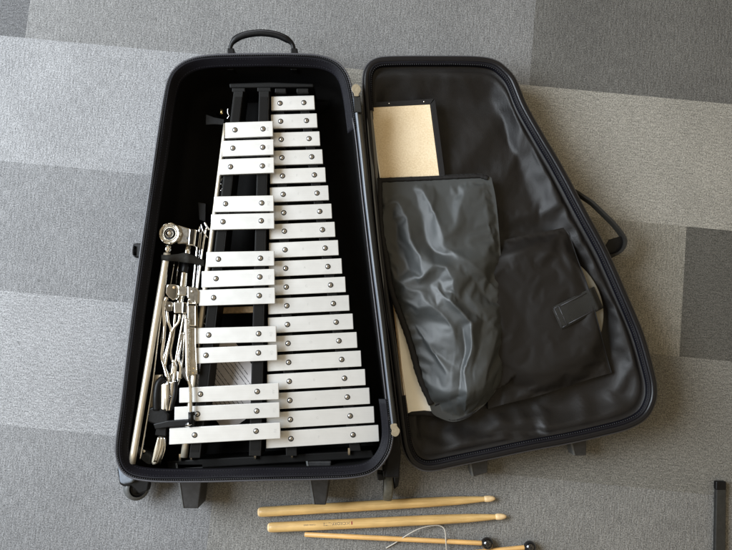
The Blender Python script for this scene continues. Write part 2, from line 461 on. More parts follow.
# zip teeth just inside the piping
P = resample([Vector((p.x, p.y, RB+.0005)) for p in [offset_closed(BC, .0050)[i] for i in idx]], 900)
mb = MB()
for k in range(0, 898, 2): mb.tube([P[k], P[k+1]], .0011, 5)
mb.build('zip_teeth', M['teeth'], case)

# ------------------------------------------------------------------ lid
lidpx = [(389,54.8),(438,54.4),(478,55),(496,58.5),(507,66),(517,78),(528,104),(545,134),(564,166),(588,211),(609,250),(630,297),(645,333),(655,368),(658.8,388),(657,404),(648,419.5),(630,430),
         (600,438),(568,445),(530,452),(490,460.5),(455,467.8),(435,472),(422,471.5),(410,464),(402.5,450),(399,430),(393,380),(386.5,330),(379,275),(372,215),(366.5,150),(362.5,100),(362,76),(366,64),(374,57.5)]
LC = resample(catmull(PX(lidpx, RL), 8, True), 280, True)
mb = MB()
loft(mb, [atz(offset_closed(LC, d), z) for d, z in ((.03,.004),(.010,.005),(.004,.012),(.002,.04),(.0022,.062),(.0022,.0715),(.0030,.0740),(.0050,.0756),(.0085,.0758),(.0108,.0748),(.0120,.0725),(.0126,.068))])
bot = atz(offset_closed(LC, .03), .004); mb.add(bot, [list(range(len(bot)))[::-1]], 0, False)
mb.build('lid_shell', M['band'], case)
ring_tube(LC, .0014, RL-.0045, .0016).build('lid_piping', M['piping'], case)
li0 = near(LC, 363, 110, RL); li1 = near(LC, 395, 395, RL)
lidx = arc(LC, li0, li1, 1)
prof = [(.0112,.0735),(.0128,.0730),(.0146,.0718),(.0160,.0698),(.0175,.0660)]
mbz = MB(); rows = []
for d, z in prof:
    O = offset_closed(LC, d); rows.append([Vector((O[i].x, O[i].y, z+.0012*noise.noise(Vector((O[i].x*30, O[i].y*30, 3))))) for i in lidx])
loft(mbz, rows, closed=False); mbz.build('lid_zip_tape', M['ziptape'], case, solid=.0006)
P = resample([Vector((p.x, p.y, .0720)) for p in [offset_closed(LC, .0160)[i] for i in lidx]], 760)
mb = MB()
for k in range(0, 758, 2):
    jz = .0012*noise.noise(Vector((k*.05, 0, 1)))
    mb.tube([P[k]+Vector((0,0,jz)), P[k+1]+Vector((0,0,jz))], .0011, 5)
mb.build('lid_zip_teeth', M['teeth'], case)

def lid_z(x, y):
    """height of the puffed lining at a world point"""
    return .0425+.005*noise.noise(Vector((x*6+y*3, y*5-x*3, 1.3)))+.002*noise.noise(Vector((x*15+y*5, y*9, 4.3)))
def proj(p):
    x, y, z = p.x, p.y+DIST*ST, p.z-DIST*CT
    yc, zc = y*CT+z*ST, -y*ST+z*CT
    return 366+366*x/TANX/(-zc), 275-366*yc/TANX/(-zc)
def tent(x): return (1-x)**1.35 if x < 1 else 0
LFOLD = [([(500,100),(489,128),(474,152),(458,172)], 15, .0060), ([(522,118),(520,145),(509,172),(498,192)], 11, .0048), ([(456,72),(468,90),(490,104)], 12, .0030),
 ([(528,160),(541,186),(553,208),(564,222)], 10, .0050), ([(500,205),(515,214),(540,214),(560,205)], 9, .0032), ([(566,205),(571,226),(584,252),(598,280)], 8, .0042),
 ([(437,418),(434,436),(429,458)], 10, .0065), ([(452,425),(458,440),(452,458)], 8, .0040), ([(474,424),(468,440),(463,452)], 8, .0050), ([(496,414),(502,430),(499,446)], 9, .0055),
 ([(520,408),(527,424),(521,440)], 8, .0038), ([(548,402),(546,418),(553,434)], 9, .0055), ([(578,394),(585,408),(581,424)], 8, .0040), ([(604,386),(614,400),(612,416)], 8, .0040),
 ([(632,330),(630,356),(622,384),(612,402)], 14, .0040), ([(608,290),(618,320),(622,350)], 9, .0036), ([(414,66),(410,82),(418,96)], 9, .0030), ([(444,62),(452,78),(446,96)], 8, .0024)]
mb = MB(); rings = []
NR, NB = 46, 260; cx = sum((p for p in LC), Vector())/len(LC)
base = resample(offset_closed(LC, .0150), NB, True)
for j in range(NR):
    t = (j/(NR-1))**1.1*.95
    ring = []
    for k, p in enumerate(base):
        q = p.lerp(cx, t); dist = (p-q).length
        wob = .5+.5*noise.noise(Vector((q.x*9, q.y*9, 3)))
        edge = smooth(0, .045+.02*wob, dist)
        z = .0650*(1-edge)+lid_z(q.x, q.y)*edge
        if dist < .012: z -= .005*math.sin(PI*dist/.012)       # tucked seam by the zip
        f = smooth(.006, .02, dist); u, v = proj(Vector((q.x, q.y, .05)))
        wu, wv = 4*noise.noise(Vector((u*.03, v*.03, 1))), 4*noise.noise(Vector((u*.03, v*.03, 7)))
        for pl, w, h in LFOLD:
            d, bt, sd = segd(u+wu, v+wv, pl)
            if d < w*1.5: z += .78*h*tent(d/(w*1.5))*math.sin(PI*(.1+.8*bt))*f
        z += f*(.0006*noise.noise(Vector((u*.09, v*.09, 2)))+.0005*noise.noise(Vector((u*.22, v*.2, 4))))
        ring.append(Vector((q.x, q.y, z)))
    rings.append(ring)
loft(mb, rings); mb.add(rings[-1], [list(range(NB))], 0, True)
lining = mb.build('lid_lining', M['lidlining'], case)
def lin_clamp(p):
    u, v = proj(p)
    inside = (u < 455 and 96 < v < 420) or (u < 612 and 226 < v < 408)
    low = .0505 if (366 < u < 432+.1*(v-100) and 103 < v < 300) else .028
    return Vector((p.x, p.y, max(low, min(p.z, .0525 if inside else .0640))))
settle(lining, list(range(NB*4))+list(range(NB*(NR-3), NB*NR)), .010, 10, 0, lin_clamp, bend=2)

def lerp_(a, b_, t): return a+(b_-a)*t
# hinge cloth between body and lid
A = resample(catmull(PX([(352.5,100),(357.5,140),(363.5,195),(371,260),(379,325),(386,385),(391.5,432)], .1265), 8), 60)
B = resample(catmull(PX([(361,103),(366,150),(371.5,205),(378.5,270),(385.5,325),(391.5,380),(398,432)], .074), 8), 60)
mb = MB(); rows = []
for k in range(9):
    t = k/8; row = []
    for a, b_ in zip(A, B):
        p = a.lerp(b_, t); p.z = lerp_(.1275, .074, smooth(.35, 1, t))+.005*math.sin(PI*min(t/.7, 1))+.0015*noise.noise(Vector((p.x*20, p.y*14, t*3)))
        row.append(p)
    rows.append(row)
loft(mb, rows, closed=False); mb.build('hinge_cloth', M['hinge'], case, solid=.001)
# cord lines along the hinge
mb = MB()
for ofs, z in ((-2.5, .1295), (1.2, .1285)):
    P = resample(catmull([Q(u+ofs, v, z) for u, v in [(355,118),(358.5,140),(364.5,195),(372,260),(380,325),(387,385),(391,420)]], 8), 50)
    mb.tube(P, .0011, 6)
mb.build('hinge_cord', M['piping'], case)

# leather tabs and the straps under them
def tab(px, z, name='leather_tab'):
    m = MB(); pts = catmull(PX(px, z), 5, True); m.slab(pts, z-.0025, z)
    return m.build(name, M['leather'], case, bevel=.0004)
tab([(351.6,90),(352.3,86.2),(355.8,84),(359.6,86),(360.8,90.5),(358.8,94),(358.6,96),(354.4,95.8),(354,93.5)], .1365)
tab([(390.6,427.5),(391.2,424.3),(396.3,423.6),(397.2,426.2),(399.8,430),(398.8,434.3),(395.5,436.6),(391.5,434.5),(391.8,430.5)], .1365)
mb = MB(); mb.slab(PX([(353.6,95),(360,95.5),(361.5,112),(354.4,112)], .134), .122, .134); mb.build('strap_end', M['webbing'], case, bevel=.0006)
mb = MB(); mb.slab(PX([(389.5,432),(399.5,432),(401,452),(399.5,478),(384.5,478),(387,455)], .1), .066, .1); mb.build('strap_end', M['nylon'], case, bevel=.003)

# wheels, feet, corner guard
def wheel(u, v, z, r, w, tyre, ax):
    a = Vector(ax).normalized(); c = Q(u, v, z)
    h = MB(); h.lathe([(r*.98,-w*.42),(r,-w*.3),(r*1.02,0),(r,w*.3),(r*.98,w*.42),(r*.74,w*.5),(r*.72,w*.5)], c, a, 40)
    h.lathe([(r*.72,-w*.5),(r*.74,-w*.5),(r*.98,-w*.42)], c, a, 40)
    o = h.build('wheel', tyre, case)
    m = MB(); m.lathe([(.0001,-w*.46),(r*.35,-w*.46),(r*.40,-w*.34),(r*.70,-w*.34),(r*.735,-w*.5),(r*.735,w*.5),(r*.70,w*.34),(r*.40,w*.34),(r*.35,w*.46),(.0001,w*.46)], c, a, 32)
    hub = m.build('hub', M['rubber'], None); hub.parent = o; hub.location = (0, 0, 0)
    return o
wheel(136.5, 487.5, .028, .0200, .016, M['tyre'], (.60,.02,.80))
wheel(388, 486.5, .030, .0225, .0155, M['tyre2'], (1,-.05,0))
mb = MB(); mb.slab(PX([(117,470),(119,462),(136,444),(160,452),(162,476),(149,482),(147.5,491),(139,494),(131,486),(123,486.5),(119.5,484)], .046), .030, .046); mb.build('wheel_housing', M['rubber'], case, bevel=.002)
mb = MB(); mb.slab(PX([(117,466),(134,446),(152,455),(150,468),(134,480),(132,483),(124,484.5),(119.5,483.5)], .058), .020, .058); mb.build('corner_guard', M['corner'], case, bevel=.004, seg=3)
mb = MB(); mb.slab(PX([(377,473),(383,473.5),(383.5,480.5),(378,480.5)], .05), .020, .05); mb.slab(PX([(382.5,470),(394,470),(394,478),(383,478)], .058), .012, .056)
mb.slab(PX([(393.6,476),(400,474),(398.5,486),(394.2,490)], .046), .016, .046); mb.build('wheel_housing', M['rubber'], case, bevel=.002)
def foot(topw, tipw, zt, zb, m=M['footpl'], light=True):
    """tapered end stand standing out of the bottom wall: (left, right) px at wall and at tip"""
    mbf = MB()
    (a, b_), (c, d) = topw; (e_, f), (g, h) = tipw
    A_, B_, C_, D_ = Q(a, b_, zt), Q(c, d, zt), Q(g, h, zt), Q(e_, f, zt)
    for P in (A_, B_): P.y += .03
    low = [Vector((p.x, p.y, zb)) for p in (A_, B_, C_, D_)]
    mbf.prism([A_, B_, C_, D_], low)
    o = mbf.build('foot', m, case, bevel=.0022, seg=3)
    k = MB(); k.prism([A_+Vector((-.0012,0,.0006)), A_+Vector((.0022,0,.0012)), D_+Vector((.0022,.0012,.0012)), D_+Vector((-.0012,.0012,.0006))], [Vector((p.x, p.y, zb+.004)) for p in (A_+Vector((-.0012,0,0)), A_+Vector((.0022,0,0)), D_+Vector((.0022,.0012,0)), D_+Vector((-.0012,.0012,0)))])
    rr = k.build('lit_edge', M['tyre'], None, bevel=.0005); rr.parent = o; rr.location = (0, 0, 0)  # lighter strip paints the window-lit left side of the foot
    return o
foot(((175.6,482),(203.5,482)), ((182.5,508.5),(198.5,508.5)), .060, .012)
foot(((306.5,480),(331.5,480)), ((313.4,504.7),(325.9,505)), .060, .012)
foot(((567,442),(588,438)), ((574,455.8),(586.5,455.5)), .036, .006)
foot(((466.5,462),(489,459)), ((472.5,477),(487.5,473)), .036, .006)

# handles
def strapband(P, w, th, name, m, up=(0,0,1)):
    """flat webbing loop following P, standing on edge"""
    mbx = MB(); P = resample(catmull(P, 8), 40); n = len(P); R_ = []
    for i, p in enumerate(P):
        t = (P[min(i+1, n-1)]-P[max(i-1, 0)]).normalized(); s = t.cross(Vector(up)).normalized(); u2 = s.cross(t).normalized()
        R_.append([p+s*a*th/2+u2*b_*w/2 for a, b_ in ((-1,-1),(-1,1),(1,1),(1,-1))])
    loft(mbx, [[r[k] for r in R_] for k in (0,1,2,3,0)], closed=False)
    mbx.add(R_[0], [[0,1,2,3]], 0, False); mbx.add(R_[-1], [[3,2,1,0]], 0, False)
    return mbx.build(name, m, case, auto=.6)
hp = [(230.5,54,.075),(230.8,46,.078),(236,39,.08),(246,34.8,.082),(260,33,.083),(275,34.6,.082),(286,39,.08),(292.5,44.5,.078),(294,53,.075)]
P = resample(catmull(PXZ(hp), 8), 48)
rad = [.0036+.0022*smooth(.1, .2, i/47)*smooth(.9, .8, i/47) for i in range(48)]
mb = MB(); mb.tube(P, rad, 14, flat=.8)
ho = mb.build('carry_handle', M['rubber'], case)
mb = MB(); mb.tube([p+Vector((0,.0018,.0035)) for p in P[9:39]], .0012, 6)
hs = mb.build('piping', M['piping'], None); hs.parent = ho; hs.location = (0, 0, 0)
for k, (u, v) in enumerate(((230.5,50),(294,50))):
    mb = MB(); mb.slab(PX([(u-3.4,v-2),(u+3.4,v-2),(u+3.4,v+20),(u-3.4,v+20)], .084), .066, .084); mb.build('handle_mount', M['rubber'], case, bevel=.0015)
strapband(PXZ([(568,188,.046),(578,194,.048),(584,198,.05),(592,203.5,.052),(603,214,.053),(614,225,.053),(622,235.5,.052),(624.3,242,.050),(622,249,.046),(616,254,.042),(606,256.5,.04),(598,255,.04)]), .016, .004, 'side_handle', M['webbing'])
mb = MB(); 
top = PXZ([(609,239.5,.052),(621,236,.053),(624.2,240,.051),(624,247,.047),(619,254.5,.044),(611,258.5,.042),(600,256,.042)]); mb.prism(top, [p-Vector((0,0,.003)) for p in top]); mb.build('handle_tab', M['rubber'], case, bevel=.0006)
mb = MB(); mb.slab(PX([(132.5,244),(136,243),(156,244),(154,257),(134,257.5),(132.6,254)], .075), .05, .075); mb.build('side_handle', M['rubber'], case, bevel=.002)
mb = MB(); mb.tube(PXZ([(134.6,246,.077),(133.2,250,.079),(134.2,255.5,.077)]), .002, 8); mb.build('buckle', M['rubber'], case)

# ------------------------------------------------------------------ pockets (sewn to the lid)
def coons(top, bottom, left, right, nu, nv):
    T, Bm = resample(catmull([(*p, 0) for p in top], 8), nu), resample(catmull([(*p, 0) for p in bottom], 8), nu)
    Lf, Rt = resample(catmull([(*p, 0) for p in left], 8), nv), resample(catmull([(*p, 0) for p in right], 8), nv)
    G = []
    for j in range(nv):
        t = j/(nv-1); row = []
        for i in range(nu):
            s = i/(nu-1)
            p = T[i]*(1-t)+Bm[i]*t+Lf[j]*(1-s)+Rt[j]*s-(T[0]*(1-t)*(1-s)+T[-1]*(1-t)*s+Bm[0]*t*(1-s)+Bm[-1]*t*s)
            row.append((p.x, p.y, s, t))
        G.append(row)
    return G
def sheet(G, zf, name, m, solid=.0012):
    nv, nu = len(G), len(G[0]); V = []; F = []
    for row in G:
        for (u, v, s, t) in row: V.append(Q(u, v, zf(u, v, s, t)))
    for j in range(nv-1):
        for i in range(nu-1): F.append([j*nu+i, j*nu+i+1, (j+1)*nu+i+1, (j+1)*nu+i])
    mbs = MB(); mbs.add(V, F); o = mbs.build(name, m, case, solid=0)
    # thin hem: turn the rim down with a skirt
    return o
# ridges: (polyline, half width px, height m, steepness on one side)
RID = [
 ([(389,205),(399,203),(407,218),(413,240),(421,256),(420,275)], 7.5, .0085, 0),
 ([(421,188),(432,205),(441,226),(446,240)], 7, .0085, 0),
 ([(420,278),(434,265),(448,268),(455,280),(457,300)], 6.5, .0085, 0),
 ([(388,262),(398,280),(412,290),(430,294)], 8, .006, 0),
 ([(452,250),(470,262),(486,276),(497,290)], 6, .005, 0),
 ([(468,180),(462,205),(452,232)], 9, .005, 0),
 ([(484,185),(488,215),(496,260)], 7, .004, 0),
 ([(450,300),(462,312),(471,322),(469,345),(464,372),(465,400),(469,415)], 6.5, .0115, 1),
 ([(425,300),(440,312),(452,328),(458,350)], 7, .005, 0),
 ([(412,322),(428,345),(446,372)], 8, .004, 0),
 ([(478,345),(474,375),(470,405)], 6, .0045, 0),
 ([(495,330),(490,365),(478,395)], 7, .0045, 0),
 ([(404,300),(418,308),(432,306)], 5, .004, 0),
]
VAL = [
 ([(424,228),(428,242),(437,252),(446,255)], 7, -.0075),
 ([(462,328),(463,350),(461,378),(458,398)], 4.5, -.0105),
 ([(434,405),(446,400),(460,394)], 4, -.005),
 ([(470,275),(480,285),(488,300)], 7, -.004),
 ([(404,250),(409,268),(418,282)], 5, -.004),
]
def pocket_z(u, v, s, t):
    puff = (math.sin(PI*min(max(s, 0), 1)**1.30)**.9)
    z = .062+.036*puff*smooth(0, .45, t)*smooth(1.0, .86, t)
    z += .006*smooth(.03, .0, t)*0
    fade = smooth(0, .06, t)*smooth(0, .07, s)*smooth(1, .93, s)*smooth(1, .96, t)
    wv = noise.noise(Vector((u*.03, v*.03, 2.2)))*4
    for pl, w, h, k in RID:
        d, bt, side = segd(u+wv, v+wv*.6, pl)
        ww = w*(.65 if (k and side < 0) else 1.0)
        z += h*tent(d/(ww*2.1))*(math.sin(PI*(.12+.80*bt))**.5)*fade
    for pl, w, h in VAL:
        d, bt, side = segd(u+wv, v+wv*.6, pl); z += h*tent(d/(w*2.0))*(math.sin(PI*(.1+.8*bt))**.5)*fade
    z += fade*(.0016*noise.noise(Vector((u*.05, v*.04, .4)))+.0004*noise.noise(Vector((u*.16, v*.12, 5))))
    return z
TOP = [(377,178.5),(400,177.5),(430,176.3),(460,174.8),(481,174.3),(491,178)]
LEFT = [(377,178.5),(377.5,200),(379,233),(384,258),(389,288),(397.5,313),(408,343),(418,378),(427,398),(431.5,412)]
RIGHT = [(491,178),(496,203),(500.5,255),(504.5,320),(504.5,352),(502.5,375),(495,391),(484,405)]
BOT = [(431.5,412),(437,416.5),(452,421.5),(466,418),(475,412),(484,405)]
G = coons(TOP, BOT, LEFT, RIGHT, 100, 150)
music = sheet(G, pocket_z, 'music_pocket', M['vinyl'])
nu_, nv_ = 100, 150
settle(music, [j*nu_+i for j in range(nv_) for i in range(nu_) if i < 4 or i > nu_-2 or j < 4 or j > nv_-3], .022, 12, 0, lambda p: Vector((p.x, p.y, max(p.z, .0645))), bend=4)
# skirts: the pocket's open sides drop down to the lining
def skirt(edge_pts, drop, name, m):
    A = [p.copy() for p in edge_pts]; B = [Vector((p.x, p.y, p.z-drop)) for p in edge_pts]
    k = MB(); k.ribbon(A, B); o = k.build(name, m, None); o.parent = music; o.location = (0, 0, 0); return o
rt = [Q(r[-1][0], r[-1][1], pocket_z(*r[-1])) for r in G]; btm = [Q(c[0], c[1], pocket_z(*c)) for c in G[-1]]
skirt(rt+btm[::-1][1:], .03, 'pocket_gusset', M['vinyl'])
def binding(seq, w, name='binding', dz=.0012):
    """ruffled tape sewn over an edge of the pocket"""
    pts = resample(catmull(seq, 6), 120); k = MB()
    rad = [w*(.85+.35*abs(noise.noise(Vector((i*.9, w*1000, 2))))) for i in range(120)]
    pts = [p+Vector((.0006*noise.noise(Vector((i*.45, 1, 0))), .0006*noise.noise(Vector((i*.45, 5, 0))), dz)) for i, p in enumerate(pts)]
    k.tube(pts, rad, 8, flat=.45); o = k.build(name, M['binding'], None); o.parent = music; o.location = (0, 0, 0); return o
def edgepts(L, z): return [Q(u, v, z) for u, v in L]
binding([Q(u, v+2.2, pocket_z(u, v+2, s, .015)+.0012) for (u, v, s, t) in G[0][::6]]+[], .0040, dz=.002)
lp = []
for r in G[::6]:
    u, v, s, t = r[0]; lp.append(Q(u+2.0, v, pocket_z(u+2, v, .03, t)+.0014))
binding(lp, .0056, dz=.0022)
binding([Q(u, v-1.5, pocket_z(u, v-1.5, s, .99)) for (u, v, s, t) in G[-1][::6]], .0024)
# hem of the folded inner flap at the lower left
hem = [(433,407),(440,402.5),(450,399),(458,396),(463.5,394)]
k = MB(); k.tube([Q(u, v, pocket_z(u, v, (u-431)/55, .93)+.0012) for u, v in hem], [.0012,.0022,.002,.0018,.0008], 8, flat=.6)
o = k.build('hem', M['binding'], None); o.parent = music; o.location = (0, 0, 0)

# left gusset of the pocket along the hinge side of the lid
A = PXZ([(366.3,102,.0755),(367.6,130,.076),(370.6,165,.076),(374.3,205,.076),(378.8,250,.076),(385.2,300,.0755),(391,345,.075),(397,395,.074),(399.5,414,.073)])
B = PXZ([(371.2,104,.064),(374.2,130,.064),(377.6,165,.064),(379.0,205,.064),(382.5,250,.0645),(389.5,300,.0645),(396.5,345,.062),(403,395,.061),(405.5,414,.061)])
A = resample(catmull(A, 8), 50); B = resample(catmull(B, 8), 50); rows = []
for kk_ in range(7):
    t = kk_/6; rows.append([a.lerp(b_, t)+Vector((0, 0, .004*math.sin(PI*t)+.0012*noise.noise(Vector((a.x*12, a.y*16, t*2))))) for a, b_ in zip(A, B)])
mb = MB(); loft(mb, rows, closed=False); mb.build('pocket_gusset', M['hinge'], case)
# bottom hem strip under the cream sheet
mb = MB(); mb.tube(PXZ([(402,413.5,.058),(412,413.2,.059),(424,413,.06),(434,414,.062)]), .0042, 8, flat=.35); mb.build('hem', M['binding'], case)

# second pocket holding the round pad
PC = (541, 313); PR = 62.5; PADTOP = .0665
TOP2 = [(488,245),(499,241),(520,236.5),(545,231.5),(567,226.8)]
RIGHT2 = [(567,226.8),(570.5,238),(577,258),(584,276),(591,297),(599,327),(606,354),(611.5,373)]
BOT2 = [(488,409),(505,404),(530,398),(560,389),(590,379),(611.5,373)]
LEFT2 = [(488,245),(487,300),(487,360),(488,409)]
def pad_z(u, v, s, t):
    r = math.hypot(u-PC[0], v-PC[1])
    z = .0538+.0170*smooth(81, 57, r)
    f = smooth(0, .05, t)*smooth(1, .97, s)
    z += f*(.0025*noise.noise(Vector((u*.03, v*.03, 6)))+.0012*noise.noise(Vector((u*.07, v*.05, 2))))
    for pl, w, h in (([(556,232),(550,250),(538,266)], 6, .005), ([(563,230),(566,252),(573,270)], 5, .004), ([(500,258),(525,250),(548,240)], 5, .004), ([(560,270),(575,285),(583,300)], 6, .002), ([(506,404),(540,386),(575,375),(604,371)], 5, .003), ([(585,345),(596,360),(606,370)], 6, .003)):
        d, bt, sd = segd(u, v, pl); z += h*math.exp(-(d/w)**2)*math.sin(PI*(.15+.7*bt))*f
    return z
G2 = coons(TOP2, BOT2, LEFT2, RIGHT2, 80, 110)
padp = sheet(G2, pad_z, 'pad_pocket', M['padfab'])
settle(padp, [j*80+i for j in range(110) for i in range(80) if i in (0, 79) or j in (0, 109)], .010, 10, 0, lambda p: Vector((p.x, p.y, max(p.z, .0530 if (p-Q(541, 313, p.z)).length > .090 else .0672))), bend=3)
k = MB()
e2 = [Q(c[0], c[1], pad_z(*c)) for c in G2[0]]+[Q(r[-1][0], r[-1][1], pad_z(*r[-1])) for r in G2[1:]]
low = [Vector((p.x, p.y, p.z-.012 if i < 80 else p.z-.0022)) for i, p in enumerate(e2)]
k.ribbon(e2, low); bb = [Q(c[0], c[1], pad_z(*c)) for c in G2[-1]]; k.ribbon(bb, [Vector((p.x, p.y, p.z-.012)) for p in bb])
o = k.build('hem', M['padfab'], None); o.parent = padp; o.location = (0, 0, 0)
k = MB(); k.tube([p+Vector((0, 0, .0004)) for p in e2[78:]], .0008, 6); o = k.build('hem', M['binding'], None); o.parent = padp; o.location = (0, 0, 0)
# webbing strap of the pad pocket
sp_ = [(551.5,307.5),(594,286.5),(603.5,308),(561.5,330)]
def bil(a, b_):
    x = [sp_[0][i]*(1-a)*(1-b_)+sp_[1][i]*a*(1-b_)+sp_[2][i]*a*b_+sp_[3][i]*(1-a)*b_ for i in (0, 1)]; return x
mb = MB(); rows = []
for j in range(9):
    row = []
    for i in range(61):
        a, b_ = i/60, j/8; u, v = bil(a, b_)
        row.append(Q(u, v, .0715+(.0004 if (i+j) % 2 else -.0003)+.0022*math.sin(a*7)*.6+.0012*math.sin(b_*3)-.008*smooth(.88, 1, a)))
    rows.append(row)
loft(mb, rows, closed=False); st = mb.build('pocket_strap', M['webbing'], case, solid=.0018)
mb = MB()
for a, b_, c, d in ((.04,.08,.04,.92),(.15,.08,.15,.92),(.04,.08,.15,.08),(.04,.92,.15,.92),(.2,.1,.8,.1),(.2,.9,.8,.9)):
    (u0, v0), (u1, v1) = bil(a, b_), bil(c, d)
    z0 = .0722+.0022*math.sin(a*7)*.6+.0012*math.sin(b_*3); z1 = .0722+.0022*math.sin(c*7)*.6+.0012*math.sin(d*3)
    mb.tube([Q(u0, v0, z0), Q(u1, v1, z1)], .0005, 5)
o = mb.build('stitching', M['piping'], None); o.parent = st; o.location = (0, 0, 0)

# ------------------------------------------------------------------ round pad, board and sheet in the lid
c0 = Q(*PC, .062); rpad = PR*.00175*(DIST-.062)/DIST
mb = MB(); mb.lathe([(.0001,-.010),(rpad*.97,-.010),(rpad,-.008),(rpad,-.0012),(rpad*.985,0),(.0001,0)], (0,0,0), n=72)
pad = mb.build('practice_pad', M['padgrey']); pad.location = c0
tag(pad, 'round grey practice pad under the lid pocket strap, only its right rim showing', 'practice pad')
mb = MB(); mb.lathe([(.0024,-.001),(.0024,.0006),(.0016,.0016),(.0001,.0019)], (0,0,0), n=16)
rv = mb.build('rivet', M['brass'], pad); q = Q(583.5, 277.5, .0625); rv.location = q-c0

bd = thing('fibreboard_panel', 'tan speckled fibreboard with black bound edge sticking out above the grey lid pocket', 'board', Q(405, 140, .052))
mb = MB(); mb.slab(PX([(371,107.6),(430,104.5),(449,250),(391,254)], .0615), .0565, .0615); mb.build('board', M['fibre'], bd, bevel=.0005)
mb = MB(); mb.slab(PX([(365.5,103.3),(434.3,98.8),(454,250),(384,254)], .0562), .0535, .0562)
mb.slab(PX([(430.6,104),(435.2,98.9),(455,250),(449.6,250)], .0632), .0564, .0632)
mb.slab(PX([(366,102.8),(434.3,98.6),(430.2,104.3),(367.5,107.4)], .0622), .0564, .0622)
mb.build('black_cover', M['binding'], bd, bevel=.0006)
mb = MB(); mb.slab(PX([(370.3,107.4),(371.6,107.4),(391.4,254),(390.0,254)], .0612), .0566, .0614); mb.build('pale_edge', M['cream'], bd)
for u, v in ((389,103.5),(424,101.8)):
    mb = MB(); mb.lathe([(.0015,0),(.0012,.0008),(.0001,.001)], Q(u, v, .0622), n=10); mb.build('staple', M['screw'], bd)

shx = thing('paper_sheet', 'cream sheet with thin wooden edge showing at open left side of grey lid pocket', 'sheet', Q(412, 380, .05))
mb = MB(); mb.slab(PX([(394.0,300),(420,300),(436,413),(406,413)], .0600), .0560, .0600); mb.build('sheet', M['cream'], shx, bevel=.0004)
mb = MB(); mb.slab(PX([(392.6,300),(397.5,300),(409,413.2),(404.6,413.2)], .0558), .0530, .0558); mb.build('wooden_edge', M['edgewood'], shx)
mb = MB(); mb.tube(PXZ([(395.3,305,.0603),(399,340,.0604),(402,370,.0604),(408,412,.0603)]), .0004, 5); mb.build('page_edge', M['edgewood'], shx)

# ------------------------------------------------------------------ glockenspiel
glock = thing('glockenspiel', 'silver barred glockenspiel on a black frame lying in the open case', 'glockenspiel', Q(270, 280, .0128), None)
ZN, ZA, TH = .084, .101, .0055
NAMES_N = ['C','B','A','G','F','E','D','C','B','A','G','F','E','D','C','B','A','G','F']
def lerp(a, b_, t): return a+(b_-a)*t
def quad3(y, pts):
    (x0, y0), (x1, y1), (x2, y2) = pts
    return y0*(y-x1)*(y-x2)/((x0-x1)*(x0-x2))+y1*(y-x0)*(y-x2)/((x1-x0)*(x1-x2))+y2*(y-x0)*(y-x1)/((x2-x0)*(x2-x1))
screw_me = None; r_s = .0034
def screw_mesh():
    k = MB()
    k.lathe([(.0001,.0003),(.0043,.0003),(.0045,.0)], (0,0,0), n=24, mi=0)
    k.lathe([(.0031,.0002),(.0032,.0010),(.0027,.0019),(.0016,.0024),(.0001,.0025)], (0,0,0), n=24, mi=1)
    for a in (.4, .4+PI/2):
        d = Vector((math.cos(a), math.sin(a), 0)); n_ = Vector((-d.y, d.x, 0))
        pts = [d*.0017+n_*.0003, d*-.0017+n_*.0003, d*-.0017-n_*.0003, d*.0017-n_*.0003]
        k.slab(pts, .0022, .00262, 0)
    me = bpy.data.meshes.new('screw'); me.from_pydata([tuple(v) for v in k.v], [], k.f)
    me.polygons.foreach_set('material_index', k.mi); me.polygons.foreach_set('use_smooth', k.sm)
    bm = bmesh.new(); bm.from_mesh(me); bmesh.ops.recalc_face_normals(bm, faces=bm.faces); bm.to_mesh(me); bm.free()
    me.materials.append(M['dark']); me.materials.append(M['screw']); return me
screw_me = screw_mesh()
def text_mesh(txt, size):
    cu = bpy.data.curves.new('t', 'FONT'); cu.body = txt; cu.size = size; cu.align_x = 'CENTER'; cu.align_y = 'CENTER'
    ob = bpy.data.objects.new('t', cu); COL.objects.link(ob)
    dg = bpy.context.evaluated_depsgraph_get(); me = bpy.data.meshes.new_from_object(ob.evaluated_get(dg))
    bpy.data.objects.remove(ob); return me
def add_bar(cor, z, screws, note, rot):
    """cor: four top corners in photo px (tl, tr, br, bl)"""
    top = [Q(u, v, z) for u, v in cor]; c = sum(top, Vector())/4
    k = MB(); k.prism(top, [Vector((p.x, p.y, z-TH)) for p in top])
    for i in range(len(k.v)): k.v[i] = k.v[i]-c
    bar = k.build('bar', M['alu'], None, bevel=.0007, seg=2); bar.parent = glock; bar.location = c-glock.location
    bar.rotation_euler = (random.uniform(-.014, .014), random.uniform(-.006, .006), 0)
    for (u, v) in screws:
        s = bpy.data.objects.new('screw', screw_me); COL.objects.link(s); s.parent = bar
        s.location = Q(u, v, z)-c; s.rotation_euler = (0, 0, random.uniform(0, 6))
    me = text_mesh(note, .0055)
    o = link('note_stamp', me, M['stamp'], bar)
    e = (top[1]-top[0]).normalized(); an = math.atan2(e.y, e.x)
    if rot:
        o.location = (top[1]+top[2])/2-c-e*.0085+Vector((0,0,.00025)); o.rotation_euler = (0, 0, an-PI/2)
    else:
        o.location = (Q(*screws[0], z)*.55+Q(*screws[1], z)*.45)-c+Vector((0,0,.00025)); o.rotation_euler = (0, 0, an)
nat_screwL, nat_screwR = [], []
